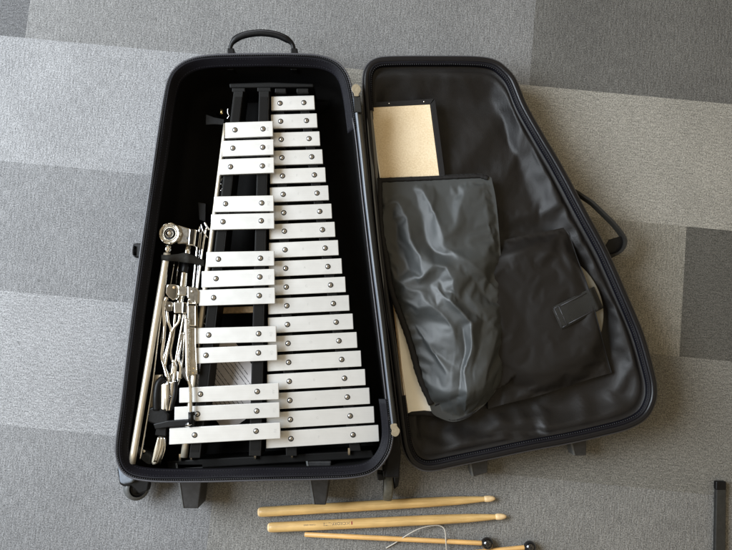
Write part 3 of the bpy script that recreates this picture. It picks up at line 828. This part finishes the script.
for i in range(19):
    yc = 103+18.0*i+.03*i*i
    sl = lerp(-.025, -.062, i/18); hh = lerp(14.0, 16.4, i/18)/2
    xr = quad3(yc, [(103,314.1),(248,337.8),(436.7,378.4)]); xl = lerp(271, 266, i/18)
    xm = quad3(yc, [(103,292),(248,305),(436.7,322)])
    f = lambda x, s: (x, yc+(x-xm)*sl+s*hh)
    sL = quad3(yc, [(103,280),(248.5,285),(436.7,291)]); sR = quad3(yc, [(103,303.8),(248,325),(436.7,353)])
    scr = [(sL, yc+(sL-xm)*sl), (sR, yc+(sR-xm)*sl)]
    nat_screwL.append(scr[0]); nat_screwR.append(scr[1])
    add_bar([f(xl,-1), f(xr,-1), f(xr+.8,1), f(xl+.2,1)], ZN, scr, NAMES_N[i], False)
ACC = [ # left x, tl y, bl y, right x, tr y, br y, note
 (225.5,122.6,138.3,272.7,121.0,136.3,'A#'), (222.6,140.8,156.5,273.4,139.2,154.7,'G#'), (219.5,159.2,174.8,273.8,157.4,172.8,'F#'),
 (214.2,196.5,212.0,273.5,195.3,211.1,'D#'), (211.2,214.4,229.9,274.0,213.0,228.5,'C#'),
 (206.5,252.0,267.1,274.0,250.8,265.6,'A#'), (201.8,271.2,287.6,274.4,268.8,284.8,'G#'), (199.0,290.0,305.9,274.8,287.5,303.5,'F#'),
 (191.8,328.2,343.9,276.0,326.0,341.8,'D#'), (188.0,348.3,364.0,276.9,344.6,360.2,'C#'),
 (179.5,388.0,402.8,278.5,383.0,399.3,'A#'), (174.6,407.0,421.8,279.4,402.2,417.3,'G#'), (169.4,428.2,444.6,280.2,422.4,438.4,'F#')]
SCL = [(235,130),(232.8,148.2),(230.5,166.8),(225.5,203.8),(223,221.8),(218.4,259.2),(216,278.6),(213.6,297.7),(208.7,335),(206,355.3),(200.5,394.1),(197.5,414),(194.6,435)]
SCR = [(263,129),(262.7,147.4),(262.4,166),(261.7,203),(261.2,220.8),(260.4,258.2),(259.8,276.9),(259.2,295.6),(258.6,333.6),(258.3,352.8),(257.2,391.5),(256.7,410.9),(256.1,431)]
for (xl, tl, bl, xr, tr, br, nt), a, b_ in zip(ACC, SCL, SCR):
    add_bar([(xl, tl), (xr, tr), (xr+.2, br), (xl-.3, bl)], ZA, [a, b_], nt, True)
# rails under the bars
def rail(p0, p1, w0, w1, zt, zb, name='rail'):
    k = MB(); (u0, v0), (u1, v1) = p0, p1
    top = PX([(u0-w0/2, v0), (u0+w0/2, v0), (u1+w1/2, v1), (u1-w1/2, v1)], zt)
    k.prism(top, [Vector((p.x, p.y, zb)) for p in top]); o = k.build(name, M['frame'], glock, bevel=.0008)
    k = MB(); s = [(u0-w0*.36, v0+6), (u0+w0*.36, v0+6), (u1+w1*.36, v1-6), (u1-w1*.36, v1-6)]
    k.slab(PX(s, zt), zt-.001, zt+.0005); fl = k.build('felt_strip', M['felt'], None); fl.parent = o; fl.location = (0, 0, 0)
    return o
ra = [rail((238.5,91),(194.5,458), 9.5, 11, ZA-TH-.0012, .050), rail((264,91),(255,456), 10, 12, ZA-TH-.0012, .050),
      rail((279,91),(291.5,456), 9, 11, ZN-TH-.0012, .046), rail((302,91),(355.5,451), 9, 11, ZN-TH-.0012, .046)]
for (u, v, w) in ((238.5,90,13),(264,89.5,13.5),(280.5,90.5,11),(302.5,90.5,12)):
    mb = MB(); mb.slab(PX([(u-w/2,v-2.2),(u+w/2,v-2.2),(u+w/2,v+2),(u-w/2,v+2)], .092), .052, .092); mb.build('rail_cap', M['frame'], glock, bevel=.0012)
mb = MB(); mb.slab(PX([(229,83.2),(270,82),(313.5,83.6),(313.8,87),(229.5,87.8)], .086), .0135, .086); mb.build('end_bar', M['frame'], glock, bevel=.002)
mb = MB(); mb.slab(PX([(166,461),(372,450),(375,458),(168,470)], .060), .0135, .060); mb.build('end_bar', M['frame'], glock, bevel=.002)
for (u, v) in ((180,458),(191,457),(255,456.5),(292,455),(349,452)):
    mb = MB(); mb.slab(PX([(u-1,v-4),(u+1,v-4),(u+1,v+3),(u-1,v+3)], .0675), .055, .0675); mb.build('pin', M['steel'], glock)
mb = MB(); mb.slab(PX([(216,307.5),(272,305.5),(272,312),(216,313.5)], .046), .0135, .046); mb.build('cross_brace', M['edgewood'], glock, bevel=.001)

# added block, unseen in the case, lifts the sheet into more light
mb = MB(); mb.slab(PX([(232,337),(184,372),(176,440),(300,440),(284,400)], .0455), .0128, .0455); mb.build('added_block', M['lining'], case, bevel=.002)
# paper label lying on the added block
lb = thing('instruction_sheet', 'white printed instruction sheet lying askew in the case beneath the glockenspiel bars', 'paper', Q(228, 380, .0456))
Zp = .047; ax = Vector((.60,.80)); pp = Vector((-.80,.60))
def sheetpt(a, b_): u = 229+ax.x*a+pp.x*b_; v = 334+ax.y*a+pp.y*b_; return u, v
mb = MB(); mb.slab([Q(*sheetpt(a, b_), Zp) for a, b_ in ((0,0),(78,0),(78,62),(0,62))], .0457, Zp); mb.build('paper', M['paper'], lb)
mb = MB(); rl = random.Random(5)
for j in range(13):
    b_ = 9+j*3.6+(3 if j > 4 else 0); a = 8; end = rl.uniform(50, 72)
    if j in (0, 3): end = 38
    while a < end:
        w = rl.uniform(2.2, 8); q4 = [Q(*sheetpt(x, y), Zp+.0003) for x, y in ((a,b_),(a+w,b_),(a+w,b_+.75),(a,b_+.75))]
        mb.add(q4, [[0,1,2,3]], 0, False); a += w+rl.uniform(.5, .9)
mb.build('printed_text', mat('print_grey', (.16,.15,.15), .6), lb)

# ------------------------------------------------------------------ folded chrome stand
stand = thing('folding_stand', 'folded chrome tripod stand with round clamp knob strapped together on the left in the case', 'stand', Q(170, 340, .0128))
def part(name, m, **kw):
    k = MB(); return k, (lambda: k.build(name, m, stand, **kw))
def tubepart(name, pts, r, m, n=14, sm=True, flat=1.0):
    P = PXZ(pts); P = resample(catmull(P, 6), max(12, len(pts)*5)) if sm and len(pts) > 2 else P
    k = MB(); k.tube(P, r, n, flat=flat); return k.build(name, m, stand)
# two long legs
l1 = tubepart('leg', [(167.3,252,.100),(164,270,.1005),(148.5,364,.108),(131.8,463.5,.114)], .0054, M['satin'])
tubepart('leg_end', [(168,246,.100),(167.2,253,.100)], .0062, M['chrome'], sm=False)
tubepart('leg', [(225.5,124,.078),(213.8,220,.080),(200,330,.083),(184,457,.086)], [.0034+.0022*i/19 for i in range(20)], M['satin'])
tubepart('leg', [(171,372,.080),(164,400,.084),(156.5,425,.086)], .0060, M['steel'])
tubepart('side_rod', [(139,465,.106),(151,395,.102),(159,330,.097),(167.5,268,.092)], .0014, M['chrome'])
# clamp disc with ring, knurls and cone
dc = Q(169.3, 233.5, .104)
k = MB(); R0 = 11.6*.00175*.905
k.lathe([(R0*.9,-.022),(R0*.98,-.016),(R0,-.006),(R0*.99,-.001),(R0*.93,.0012),(R0*.80,.0014),(R0*.76,-.0005),(R0*.66,-.0012),(R0*.64,-.001),(R0*.57,.0005),(R0*.52,-.004),(R0*.30,-.006)], (0,0,0), n=56)
for i in range(len(k.v)):
    v = k.v[i]; r = math.hypot(v.x, v.y)
    if r > R0*.9:
        a = math.atan2(v.y, v.x); sc = 1+.018*math.cos(a*9); k.v[i] = Vector((v.x*sc, v.y*sc, v.z))
for i in range(len(k.v)): k.v[i] = k.v[i]+dc
knob = k.build('clamp_knob', mat('knob_metal', (.44,.41,.35), .2, metal=1.0, nscale=200, namp=.1, rvar=.05), stand)
k = MB(); k.lathe([(R0*.53,-.0045),(R0*.5,-.0038),(R0*.36,-.0038),(R0*.35,-.005)], dc, n=40); o = k.build('dark_ring', M['dark'], None); o.parent = knob; o.location = (0, 0, 0)
k = MB(); k.lathe([(R0*.36,-.005),(R0*.34,.001),(R0*.26,.0035),(R0*.13,.006),(.0001,.0066)], dc, n=32); o = k.build('knob_tip', M['chrome'], None); o.parent = knob; o.location = (0, 0, 0)
for i in range(8):
    a = i*PI/4+.2; p = dc+Vector((math.cos(a)*R0*.865, math.sin(a)*R0*.865, .0013))
    k = MB(); t = Vector((-math.sin(a), math.cos(a), 0))*.0012; k.tube([p-t, p+t], .0007, 6); o = k.build('notch', M['dark'], None); o.parent = knob; o.location = (0, 0, 0)
# bracket block
k, done = part('clamp_block', M['steel'], bevel=.0022, seg=3)
k.slab(PX([(175.5,223.8),(189.5,228.2),(189,243.5),(177,244)], .099), .070, .099); done()
k, done = part('clamp_block', M['chrome'], bevel=.002, seg=3)
k.slab(PX([(189,228.3),(196.3,229.3),(194.3,246),(187.6,245.4)], .1035), .070, .1035); done()
k = MB(); k.lathe([(.0018,0),(.0018,.0008),(.0001,.0008)], Q(187.5, 238.3, .0988), n=12); k.build('bolt_hole', M['dark'], stand)
# centre post and its sleeve
tubepart('post', [(188.6,243,.078),(186,262,.078)], .0058, M['steel'], sm=False)
tubepart('post_sleeve', [(186.3,259,.079),(183.5,279,.079)], .0066, M['rubber'], sm=False)
tubepart('post', [(184.4,272,.079),(182.5,288,.080),(180,301,.081),(178,313,.081)], [.0062,.0056,.0066,.0082,.0082][:4] and .0066, M['steel'])
# upper clip: plates and rivets either side
def plate(px, z, th, m=M['chrome'], bev=.0016):
    kk2 = MB(); kk2.slab(PX(px, z), z-th, z); return kk2.build('clip_plate', m, stand, bevel=bev, seg=3)
plate([(167.5,284),(176.5,284.5),(178,289),(177,298),(173,300.5),(168,297),(165.3,293),(165.8,287)], .101, .010)
plate([(177.5,285.3),(186.5,287),(186,296),(177.8,295.5)], .0995, .014, M['steel'])
plate([(187,286),(196,287.5),(199,291),(198.5,303),(195,305),(187,298)], .1035, .012, M['steel'])
plate([(166,300),(173,302.5),(172.3,311),(166.5,312.5),(164,307)], .099, .010)
plate([(173.5,302),(186.5,302.5),(186,313),(174,313.5)], .0975, .014, M['steel'])
plate([(182,302),(187.5,302.5),(187,314),(181.5,313.5)], .100, .012)
for u, v, z in ((174,287.5,.101),(192.3,291.5,.1035),(170,306,.099)):
    k = MB(); k.lathe([(.0022,0),(.0021,.0009),(.0012,.0017),(.0001,.0019)], Q(u, v, z), n=16); k.build('rivet', M['edgewood'] if u == 174 else M['screw'], stand)
# long channel on the right with raised lips
ch = [(188,299),(195.8,299),(196,340),(197.5,374.5),(188.5,376),(187.3,340)]
k, done = part('channel', M['steel'], bevel=.001)
k.slab(PX(ch, .103), .088, .103); done()
for side in (0, 1):
    P = PXZ([(188.4,300,.1045),(187.8,340,.1045),(189,375,.104)] if side == 0 else [(195.4,300,.1045),(195.6,340,.1045),(197,374,.104)])
    k, done = part('channel_lip', M['chrome']); k.tube(resample(catmull(P, 6), 20), .0011, 8); done()
for v in (304.5, 326.5):
    k, done = part('channel_collar', M['chrome'], bevel=.0008); k.slab(PX([(187.4,v-1.6),(196,v-1.2),(196,v+2),(187.2,v+1.6)], .1062), .098, .1062); done()
for u, v in ((190.3,357.3),(193.5,368.5),(193.2,373)):
    k = MB(); k.lathe([(.0014,0),(.0012,.0008),(.0001,.001)], Q(u, v, .1032), n=12); k.build('rivet', M['screw'] if v < 360 else M['brass'], stand)
# folded spring legs: bent chrome strips
def bent(pts, r, m=M['chrome'], flat=.55, n=12): return tubepart('spring_arm', pts, r, m, n, True, flat)
bent([(167,297,.099),(163.8,303,.099),(163.2,313,.098),(164.5,324,.096),(163.5,340,.094),(161.5,356,.092),(164,366,.092),(167.5,380,.094),(168,396,.094),(166,412,.092)], .0032)
bent([(167,310,.097),(168.3,322,.096),(171,331,.095),(168,345,.093),(163.5,360,.091)], .0022)
bent([(180,314,.096),(178.5,322,.096),(172.5,330,.095),(169.5,342,.094),(166.5,357,.093),(165.2,366,.092)], .0021, M['steel'])
bent([(184,314,.097),(182,325,.096),(178.5,345,.094),(175.5,362,.092),(173,374,.090),(170.5,392,.088)], .0018, M['steel'])
bent([(175,314,.094),(173.5,335,.092),(170.5,352,.090),(173,364,.088)], .0020, M['steel'])
bent([(183.2,332,.092),(181,345,.092),(178.4,358,.093),(180.5,366,.093),(180,375,.092),(177,386,.090)], .0022)
bent([(172.5,360,.094),(175.5,366,.093),(174.5,376,.092),(171.5,392,.091),(169,408,.090)], .0024)
bent([(185.5,312,.088),(184,345,.086),(180.5,378,.084)], .0016, M['steel'])
plate([(172,361),(177,362),(176,370),(173,378),(170.5,374)], .091, .008, M['steel'])
plate([(177,371),(182.2,373),(181.5,379),(176.5,380)], .094, .008, M['chrome'])
plate([(168,366),(172,363),(172.5,368),(168.8,373)], .088, .006, M['rubber'])
# flat leg ends, black sleeve and tapering chrome jaws at the lower end
plate([(154,375),(161.5,374.5),(156.5,409),(148.8,409)], .094, .010, M['satin'])
k = MB(); k.lathe([(.0016,0),(.0014,.0008),(.0001,.001)], Q(157, 379.5, .094), n=12); k.build('rivet', M['brass'], stand)
tubepart('rubber_sleeve', [(163.5,378.5,.096),(158.5,384,.100),(156.8,396,.102),(156.8,410,.101)], .0062, M['rubber'])
plate([(160.5,385),(164.5,383),(165.5,398),(164,411),(161,411)], .1025, .010, M['satin'])
plate([(164.8,383),(169,381.5),(169.6,396),(167.4,412),(165.2,411)], .1045, .012, M['chrome'], .0026)
plate([(170,382),(174.5,381),(173.5,392),(169.4,411),(168.4,411),(170.2,396)], .103, .010, M['chrome'], .0018)
tubepart('rubber_sleeve', [(175.5,382,.098),(175,394,.099),(171,409,.098)], .0040, M['rubber'])
# black end block and cross rod
k, done = part('end_block', M['rubber'], bevel=.003, seg=3)
k.slab(PX([(149,408),(155,406),(164.5,410),(169,414),(168.5,423),(158,426),(147,422),(145.8,413)], .104), .075, .104); done()
k, done = part('end_block', M['rubber'], bevel=.0015); k.slab(PX([(153,424),(168,420.5),(192,419),(195,421),(194.6,425.5),(168,427.5),(155,429.5)], .1055), .084, .1055); done()
# long bent rod with its black cap, lying over the bars
tubepart('bent_rod', [(186.6,318,.109),(187,345,.109),(187.2,372,.109),(188.8,381,.1095),(190.4,387,.1095),(190.8,398,.1095),(190.8,414,.109)], .0026, M['chrome'], 14)
tubepart('rod_cap', [(190.9,412,.109),(191.2,424,.109)], .0042, M['rubber'], sm=False)
tubepart('rod_cap', [(191.4,422.5,.106),(186.5,425.5,.105)], .0030, M['chrome'], sm=False)
tubepart('rod_cap', [(191,413.8,.107),(194.6,413.2,.107)], .0028, M['rubber'], sm=False)
# flattened foot below the block
k, done = part('rubber_sleeve', M['rubber'], bevel=.0015); k.slab(PX([(156,428),(166.5,427),(166,436.5),(154.5,435.5)], .096), .076, .096); done()
k, done = part('leg_tip', M['satin'], bevel=.0024, seg=3); k.slab(PX([(157.3,436.5),(163.6,437),(163.8,446),(161.5,455),(156,464.5),(152.3,465.5),(151,462),(154,448)], .092), .076, .092); done()
for dx in (0, 3.0):
    tubepart('wire', [(158.8+dx,437,.0935),(157.5+dx*.9,448,.0935),(154+dx*.6,462,.0925)], .0011, M['chrome'], 8)
tubepart('wire', [(164.6,437,.090),(164.8,450,.090),(160,464,.088)], .0010, M['chrome'], 8)
k = MB(); k.lathe([(.004,-.004),(.004,0),(.002,.0012),(.0001,.0014)], Q(143, 451.5, .090), n=16); k.build('bolt', M['steel'], stand)
# thin music-rest wires
for pts, r in (([(199.7,226,.080),(196.5,252,.080),(193.2,285,.080),(189,330,.078)], .0016), ([(206.3,227,.078),(202.5,250,.078),(199,275,.078),(194,320,.076)], .0019),
               ([(202,229,.074),(198.5,262,.074),(195,300,.072)], .0011), ([(204.5,222.5,.080),(206.8,226.5,.080),(209,230,.078)], .0018), ([(201,224,.079),(203.5,232,.079),(208,238,.077)], .0011),
               ([(196.7,245,.076),(193,280,.076)], .0010), ([(174.5,262,.066),(168,300,.064),(160,345,.060)], .0012), ([(178.6,262,.064),(176,284,.062)], .0016),
               ([(206,315,.070),(203.5,322,.071),(206.5,326,.070),(203.5,334,.069)], .0010), ([(222.6,178,.068),(220.5,183,.069),(223,187,.068),(220.5,191,.068)], .0009),
               ([(198.5,318,.064),(194,356,.062),(189,392,.060)], .0013)):
    tubepart('wire', pts, r, M['chrome'], 8)
# fabric strap round the bundle
P1 = PXZ([(161.3,254.6,.104),(168,254.8,.1065),(178,254,.097),(184,252.8,.093),(188,253.4,.093),(193.5,255.5,.088),(199,258.2,.083),(204.3,260,.078)])
P2 = PXZ([(161.3,260.2,.104),(168,260.8,.1065),(178,261.5,.097),(184,262.5,.093),(188,262.8,.093),(193.5,263.5,.088),(199,265,.083),(204.3,266.5,.078)])
k = MB(); A = resample(catmull(P1, 6), 40); B = resample(catmull(P2, 6), 40)
loft(k, [A, [a.lerp(b_, .5)+Vector((0,0,.0006)) for a, b_ in zip(A, B)], B], closed=False); k.build('strap', M['webbing'], stand, solid=.0016)
# rubber foot and clip at the upper end of the right leg
k, done = part('rubber_foot', M['rubber'], bevel=.0012); k.slab(PX([(205.3,113.6),(214,117),(224.5,119),(224,125),(214,124.5),(205.3,125)], .055), .046, .055); done()
tubepart('wire', [(221.8,109.5,.055),(221.6,114.5,.055)], .0026, M['brass'], sm=False, n=10)
tubepart('wire', [(228,108.5,.055),(227.8,113,.055),(229,116,.054),(227,119,.052)], .0011, M['chrome'], 8)
k, done = part('rubber_foot', M['rubber'], bevel=.001); k.slab(PX([(197.5,202),(206,203.5),(205.5,222),(199,220)], .040), .030, .040); done()

# ------------------------------------------------------------------ sticks, mallets, string, floor bar
def stick_obj(name, p0, p1, prof, m, label, cat, group, z, mis=None, mats=None):
    a, b_ = Q(*p0, z), Q(*p1, z); L = (b_-a).length; d = (b_-a).normalized()
    t = thing(name, label, cat, ((a.x+b_.x)/2, (a.y+b_.y)/2, 0), group)
    return t, a, b_, d, L
def along(prof, L, nseg=1):
    return [(r, h*L) for h, r in prof]
def turned(name, m, parent, prof, n=28):
    """lathe along local +X so that wood grain runs along it"""
    k = MB(); k.lathe([(r, h) for h, r in prof], (0,0,0), (1,0,0), n); o = k.build(name, m, None, auto=.7); o.parent = parent; return o
def make_stick(p0, p1, label, printed):
    r = .0081; z = r
    t, a, b_, d, L = stick_obj('drumstick', p0, p1, None, None, label, 'drumstick', 'wooden drumsticks on the carpet', z)
    an = math.atan2(d.y, d.x); t.rotation_euler = (0, 0, an)
    loc = Vector((-L/2, 0, z))
    tipL = .0195
    prof = [(0,.0001),(0,.0052),(.0012,.0066),(.0035,.0077),(.008,r),(L*.55,r),(L*.72,r*.97),(L*.84,r*.84),(L*.91,r*.66),(L-tipL,r*.50)]
    body = turned('shaft', M['hickory'], t, prof); body.location = loc
    prof = [(0,.0036),(.0008,.0045),(.004,.0052),(.0095,.0051),(.0145,.0041),(.0182,.0024),(tipL,.0001)]
    tp = turned('bead_tip', M['tip'], t, prof, 24); tp.location = loc+Vector((L-tipL-.0006, 0, 0))
    prof = [(-.0002,.0001),(-.0003,.0050),(.0012,.0067),(.0030,.00765)]
    bt = turned('butt_end', M['tip'], t, prof, 28); bt.location = loc-Vector((.0004,0,0))
    if printed:
        def wrap(me, name, m, x, phi, flip):
            for v in me.vertices:
                tx, ty = v.co.x, v.co.y
                if flip: tx, ty = -tx, -ty
                q = phi+ty/r; rr = r+.00012
                v.co = Vector((x+tx, rr*math.sin(q), rr*math.cos(q)))
            o = link(name, me, m, body); return o
        wrap(text_mesh('HICKORY-LITE', .0068), 'lettering', M['ink'], L*.287, .42, True)
        wrap(text_mesh('CLASSIC SERIES', .0030), 'lettering', M['ink'], L*.175, .40, True)
        k = MB()
        for i in range(6):
            x0 = L*.287+.0245; q0, q1 = .42-.34+i*.11, .42-.34+(i+1)*.11; rr = r+.00012
            k.add([(x0,rr*math.sin(q0),rr*math.cos(q0)),(x0+.0022,rr*math.sin(q0),rr*math.cos(q0)),(x0+.0022,rr*math.sin(q1),rr*math.cos(q1)),(x0,rr*math.sin(q1),rr*math.cos(q1))], [[0,1,2,3]], 0, True)
        o = k.build('logo_mark', mat('logo_red', (.25,.04,.03), .6), None); o.parent = body
    return t
make_stick((258.4,512), (495.8,498.2), 'plain wooden drumstick without printing, the one nearest the case', False)
make_stick((268.2,527.4), (507.0,516.2), 'wooden drumstick with small dark upside-down printing, between plain drumstick and mallets', True)
def make_mallet(p0, pc, label):
    rb = .0102; z = .0042; rs = .0040
    a = Q(*p0, .0045); c = Q(*pc, rb); d = (c-a); L = d.length
    t = thing('mallet', label, 'mallet', ((a.x+c.x)/2, (a.y+c.y)/2, 0), 'black headed mallets on the carpet')
    ca = MB(); n1 = d.normalized()
    an = math.atan2(d.y, d.x); t.rotation_euler = (0, 0, an)
    pitch = math.asin((c.z-a.z)/L)
    sh = turned('shaft', M['birch'], t, [(0,.0001),(0,.0030),(.0015,rs),(L*.6,rs),(L-.004,rs*.95)], 20)
    sh.location = Vector((-L/2, 0, a.z)); sh.rotation_euler = (0, -pitch, 0)
    k = MB(); k.lathe([(.0001,-rb),(rb*.40,-rb*.95),(rb*.60,-rb*.82),(rb*.80,-rb*.6),(rb*.95,-rb*.31),(rb,0),(rb*.95,rb*.31),(rb*.8,rb*.6),(rb*.59,rb*.81),(rb*.3,rb*.954),(.0001,rb)], (0,0,0), (1,0,0), 32)
    hd = k.build('mallet_head', M['mallet'], None); hd.parent = t; hd.location = Vector((L/2, 0, rb))
    return t
make_mallet((304.6,534.3), (487.2,543.2), 'wooden mallet with black ball head, lying whole in view under the looped string')
make_mallet((335,566), (529.8,546.8), 'mallet with black ball head, mostly cut off by the bottom edge of the picture')
P = PXZ([(386,548,.0012),(394.7,543,.004),(403,537.5,.010),(412,532,.012),(420,528.3,.0115),(429,526,.009),(437,525.2,.008),(441.4,526.3,.008),(444,528.5,.0095),(445.3,533,.0115),(445.9,541,.0125),(446.4,549.5,.009),(447,560,.0012)])
mb = MB(); mb.tube(resample(catmull(P, 8), 70), .0010, 8); o = mb.build('string', M['string']); setorigin(o)
tag(o, 'thin pale string looped over the shaft of the mallet', 'string')
fb = thing('furniture_leg', 'flat black metal bar end lying on the carpet at the lower right edge', 'bar', Q(721, 530, 0))
mb = MB(); mb.slab(PX([(716.6,485),(726.4,485),(725.6,580),(714.6,580)], .009), .0006, .009); mb.build('bar', M['strap2'], fb, bevel=.0015)
mb = MB(); mb.slab(PX([(716.4,481.3),(726.6,481.5),(726.6,490),(716.2,490)], .0102), .0005, .0102); mb.build('end_cap', M['rubber'], fb, bevel=.002, seg=3)

# ------------------------------------------------------------------ light
w = bpy.data.worlds.new('World'); S.world = w; w.use_nodes = True
N, L = w.node_tree.nodes, w.node_tree.links; bg = N['Background']
tc = N.new('ShaderNodeTexCoord'); sx = N.new('ShaderNodeSeparateXYZ'); L.new(tc.outputs['Generated'], sx.inputs[0])
rp = N.new('ShaderNodeValToRGB'); e = rp.color_ramp.elements
e[0].position = .0; e[0].color = (.05,.045,.04,1); e[1].position = 1; e[1].color = (.34,.282,.20,1)
x = rp.color_ramp.elements.new(.30); x.color = (.27,.225,.155,1)
x = rp.color_ramp.elements.new(.75); x.color = (.80,.66,.45,1)
L.new(sx.outputs['Z'], rp.inputs[0])
wn = N.new('ShaderNodeTexNoise'); wn.inputs['Scale'].default_value = 4.0; wn.inputs['Detail'].default_value = 2; L.new(tc.outputs['Generated'], wn.inputs['Vector'])
wr = N.new('ShaderNodeMapRange'); wr.inputs['From Min'].default_value = .4; wr.inputs['From Max'].default_value = .6; wr.inputs['To Min'].default_value = .08; wr.inputs['To Max'].default_value = 1.92
L.new(wn.outputs['Fac'], wr.inputs['Value'])
wm = N.new('ShaderNodeVectorMath'); wm.operation = 'SCALE'; L.new(rp.outputs[0], wm.inputs[0]); L.new(wr.outputs[0], wm.inputs['Scale'])
L.new(wm.outputs[0], bg.inputs['Color']); bg.inputs['Strength'].default_value = 1.06
def area(name, loc, aim, sx_, sy_, power, col):
    l = bpy.data.lights.new(name, 'AREA'); l.shape = 'RECTANGLE'; l.size = sx_; l.size_y = sy_; l.energy = power; l.color = col
    o = bpy.data.objects.new(name, l); COL.objects.link(o); o.location = loc
    o.rotation_euler = (Vector(aim)-Vector(loc)).to_track_quat('-Z', 'Y').to_euler(); return o
area('window_light', (-1.62,.42,1.42), (0,0,0), 1.5, 1.2, 120, (.83,.915,1.0))
S.view_settings.view_transform = 'Standard'; S.view_settings.look = 'None'; S.view_settings.exposure = 0; S.view_settings.gamma = 1
S.render.resolution_x = 1024; S.render.resolution_y = 769
S.render.engine = 'CYCLES'; S.cycles.samples = 128; S.cycles.use_denoising = True
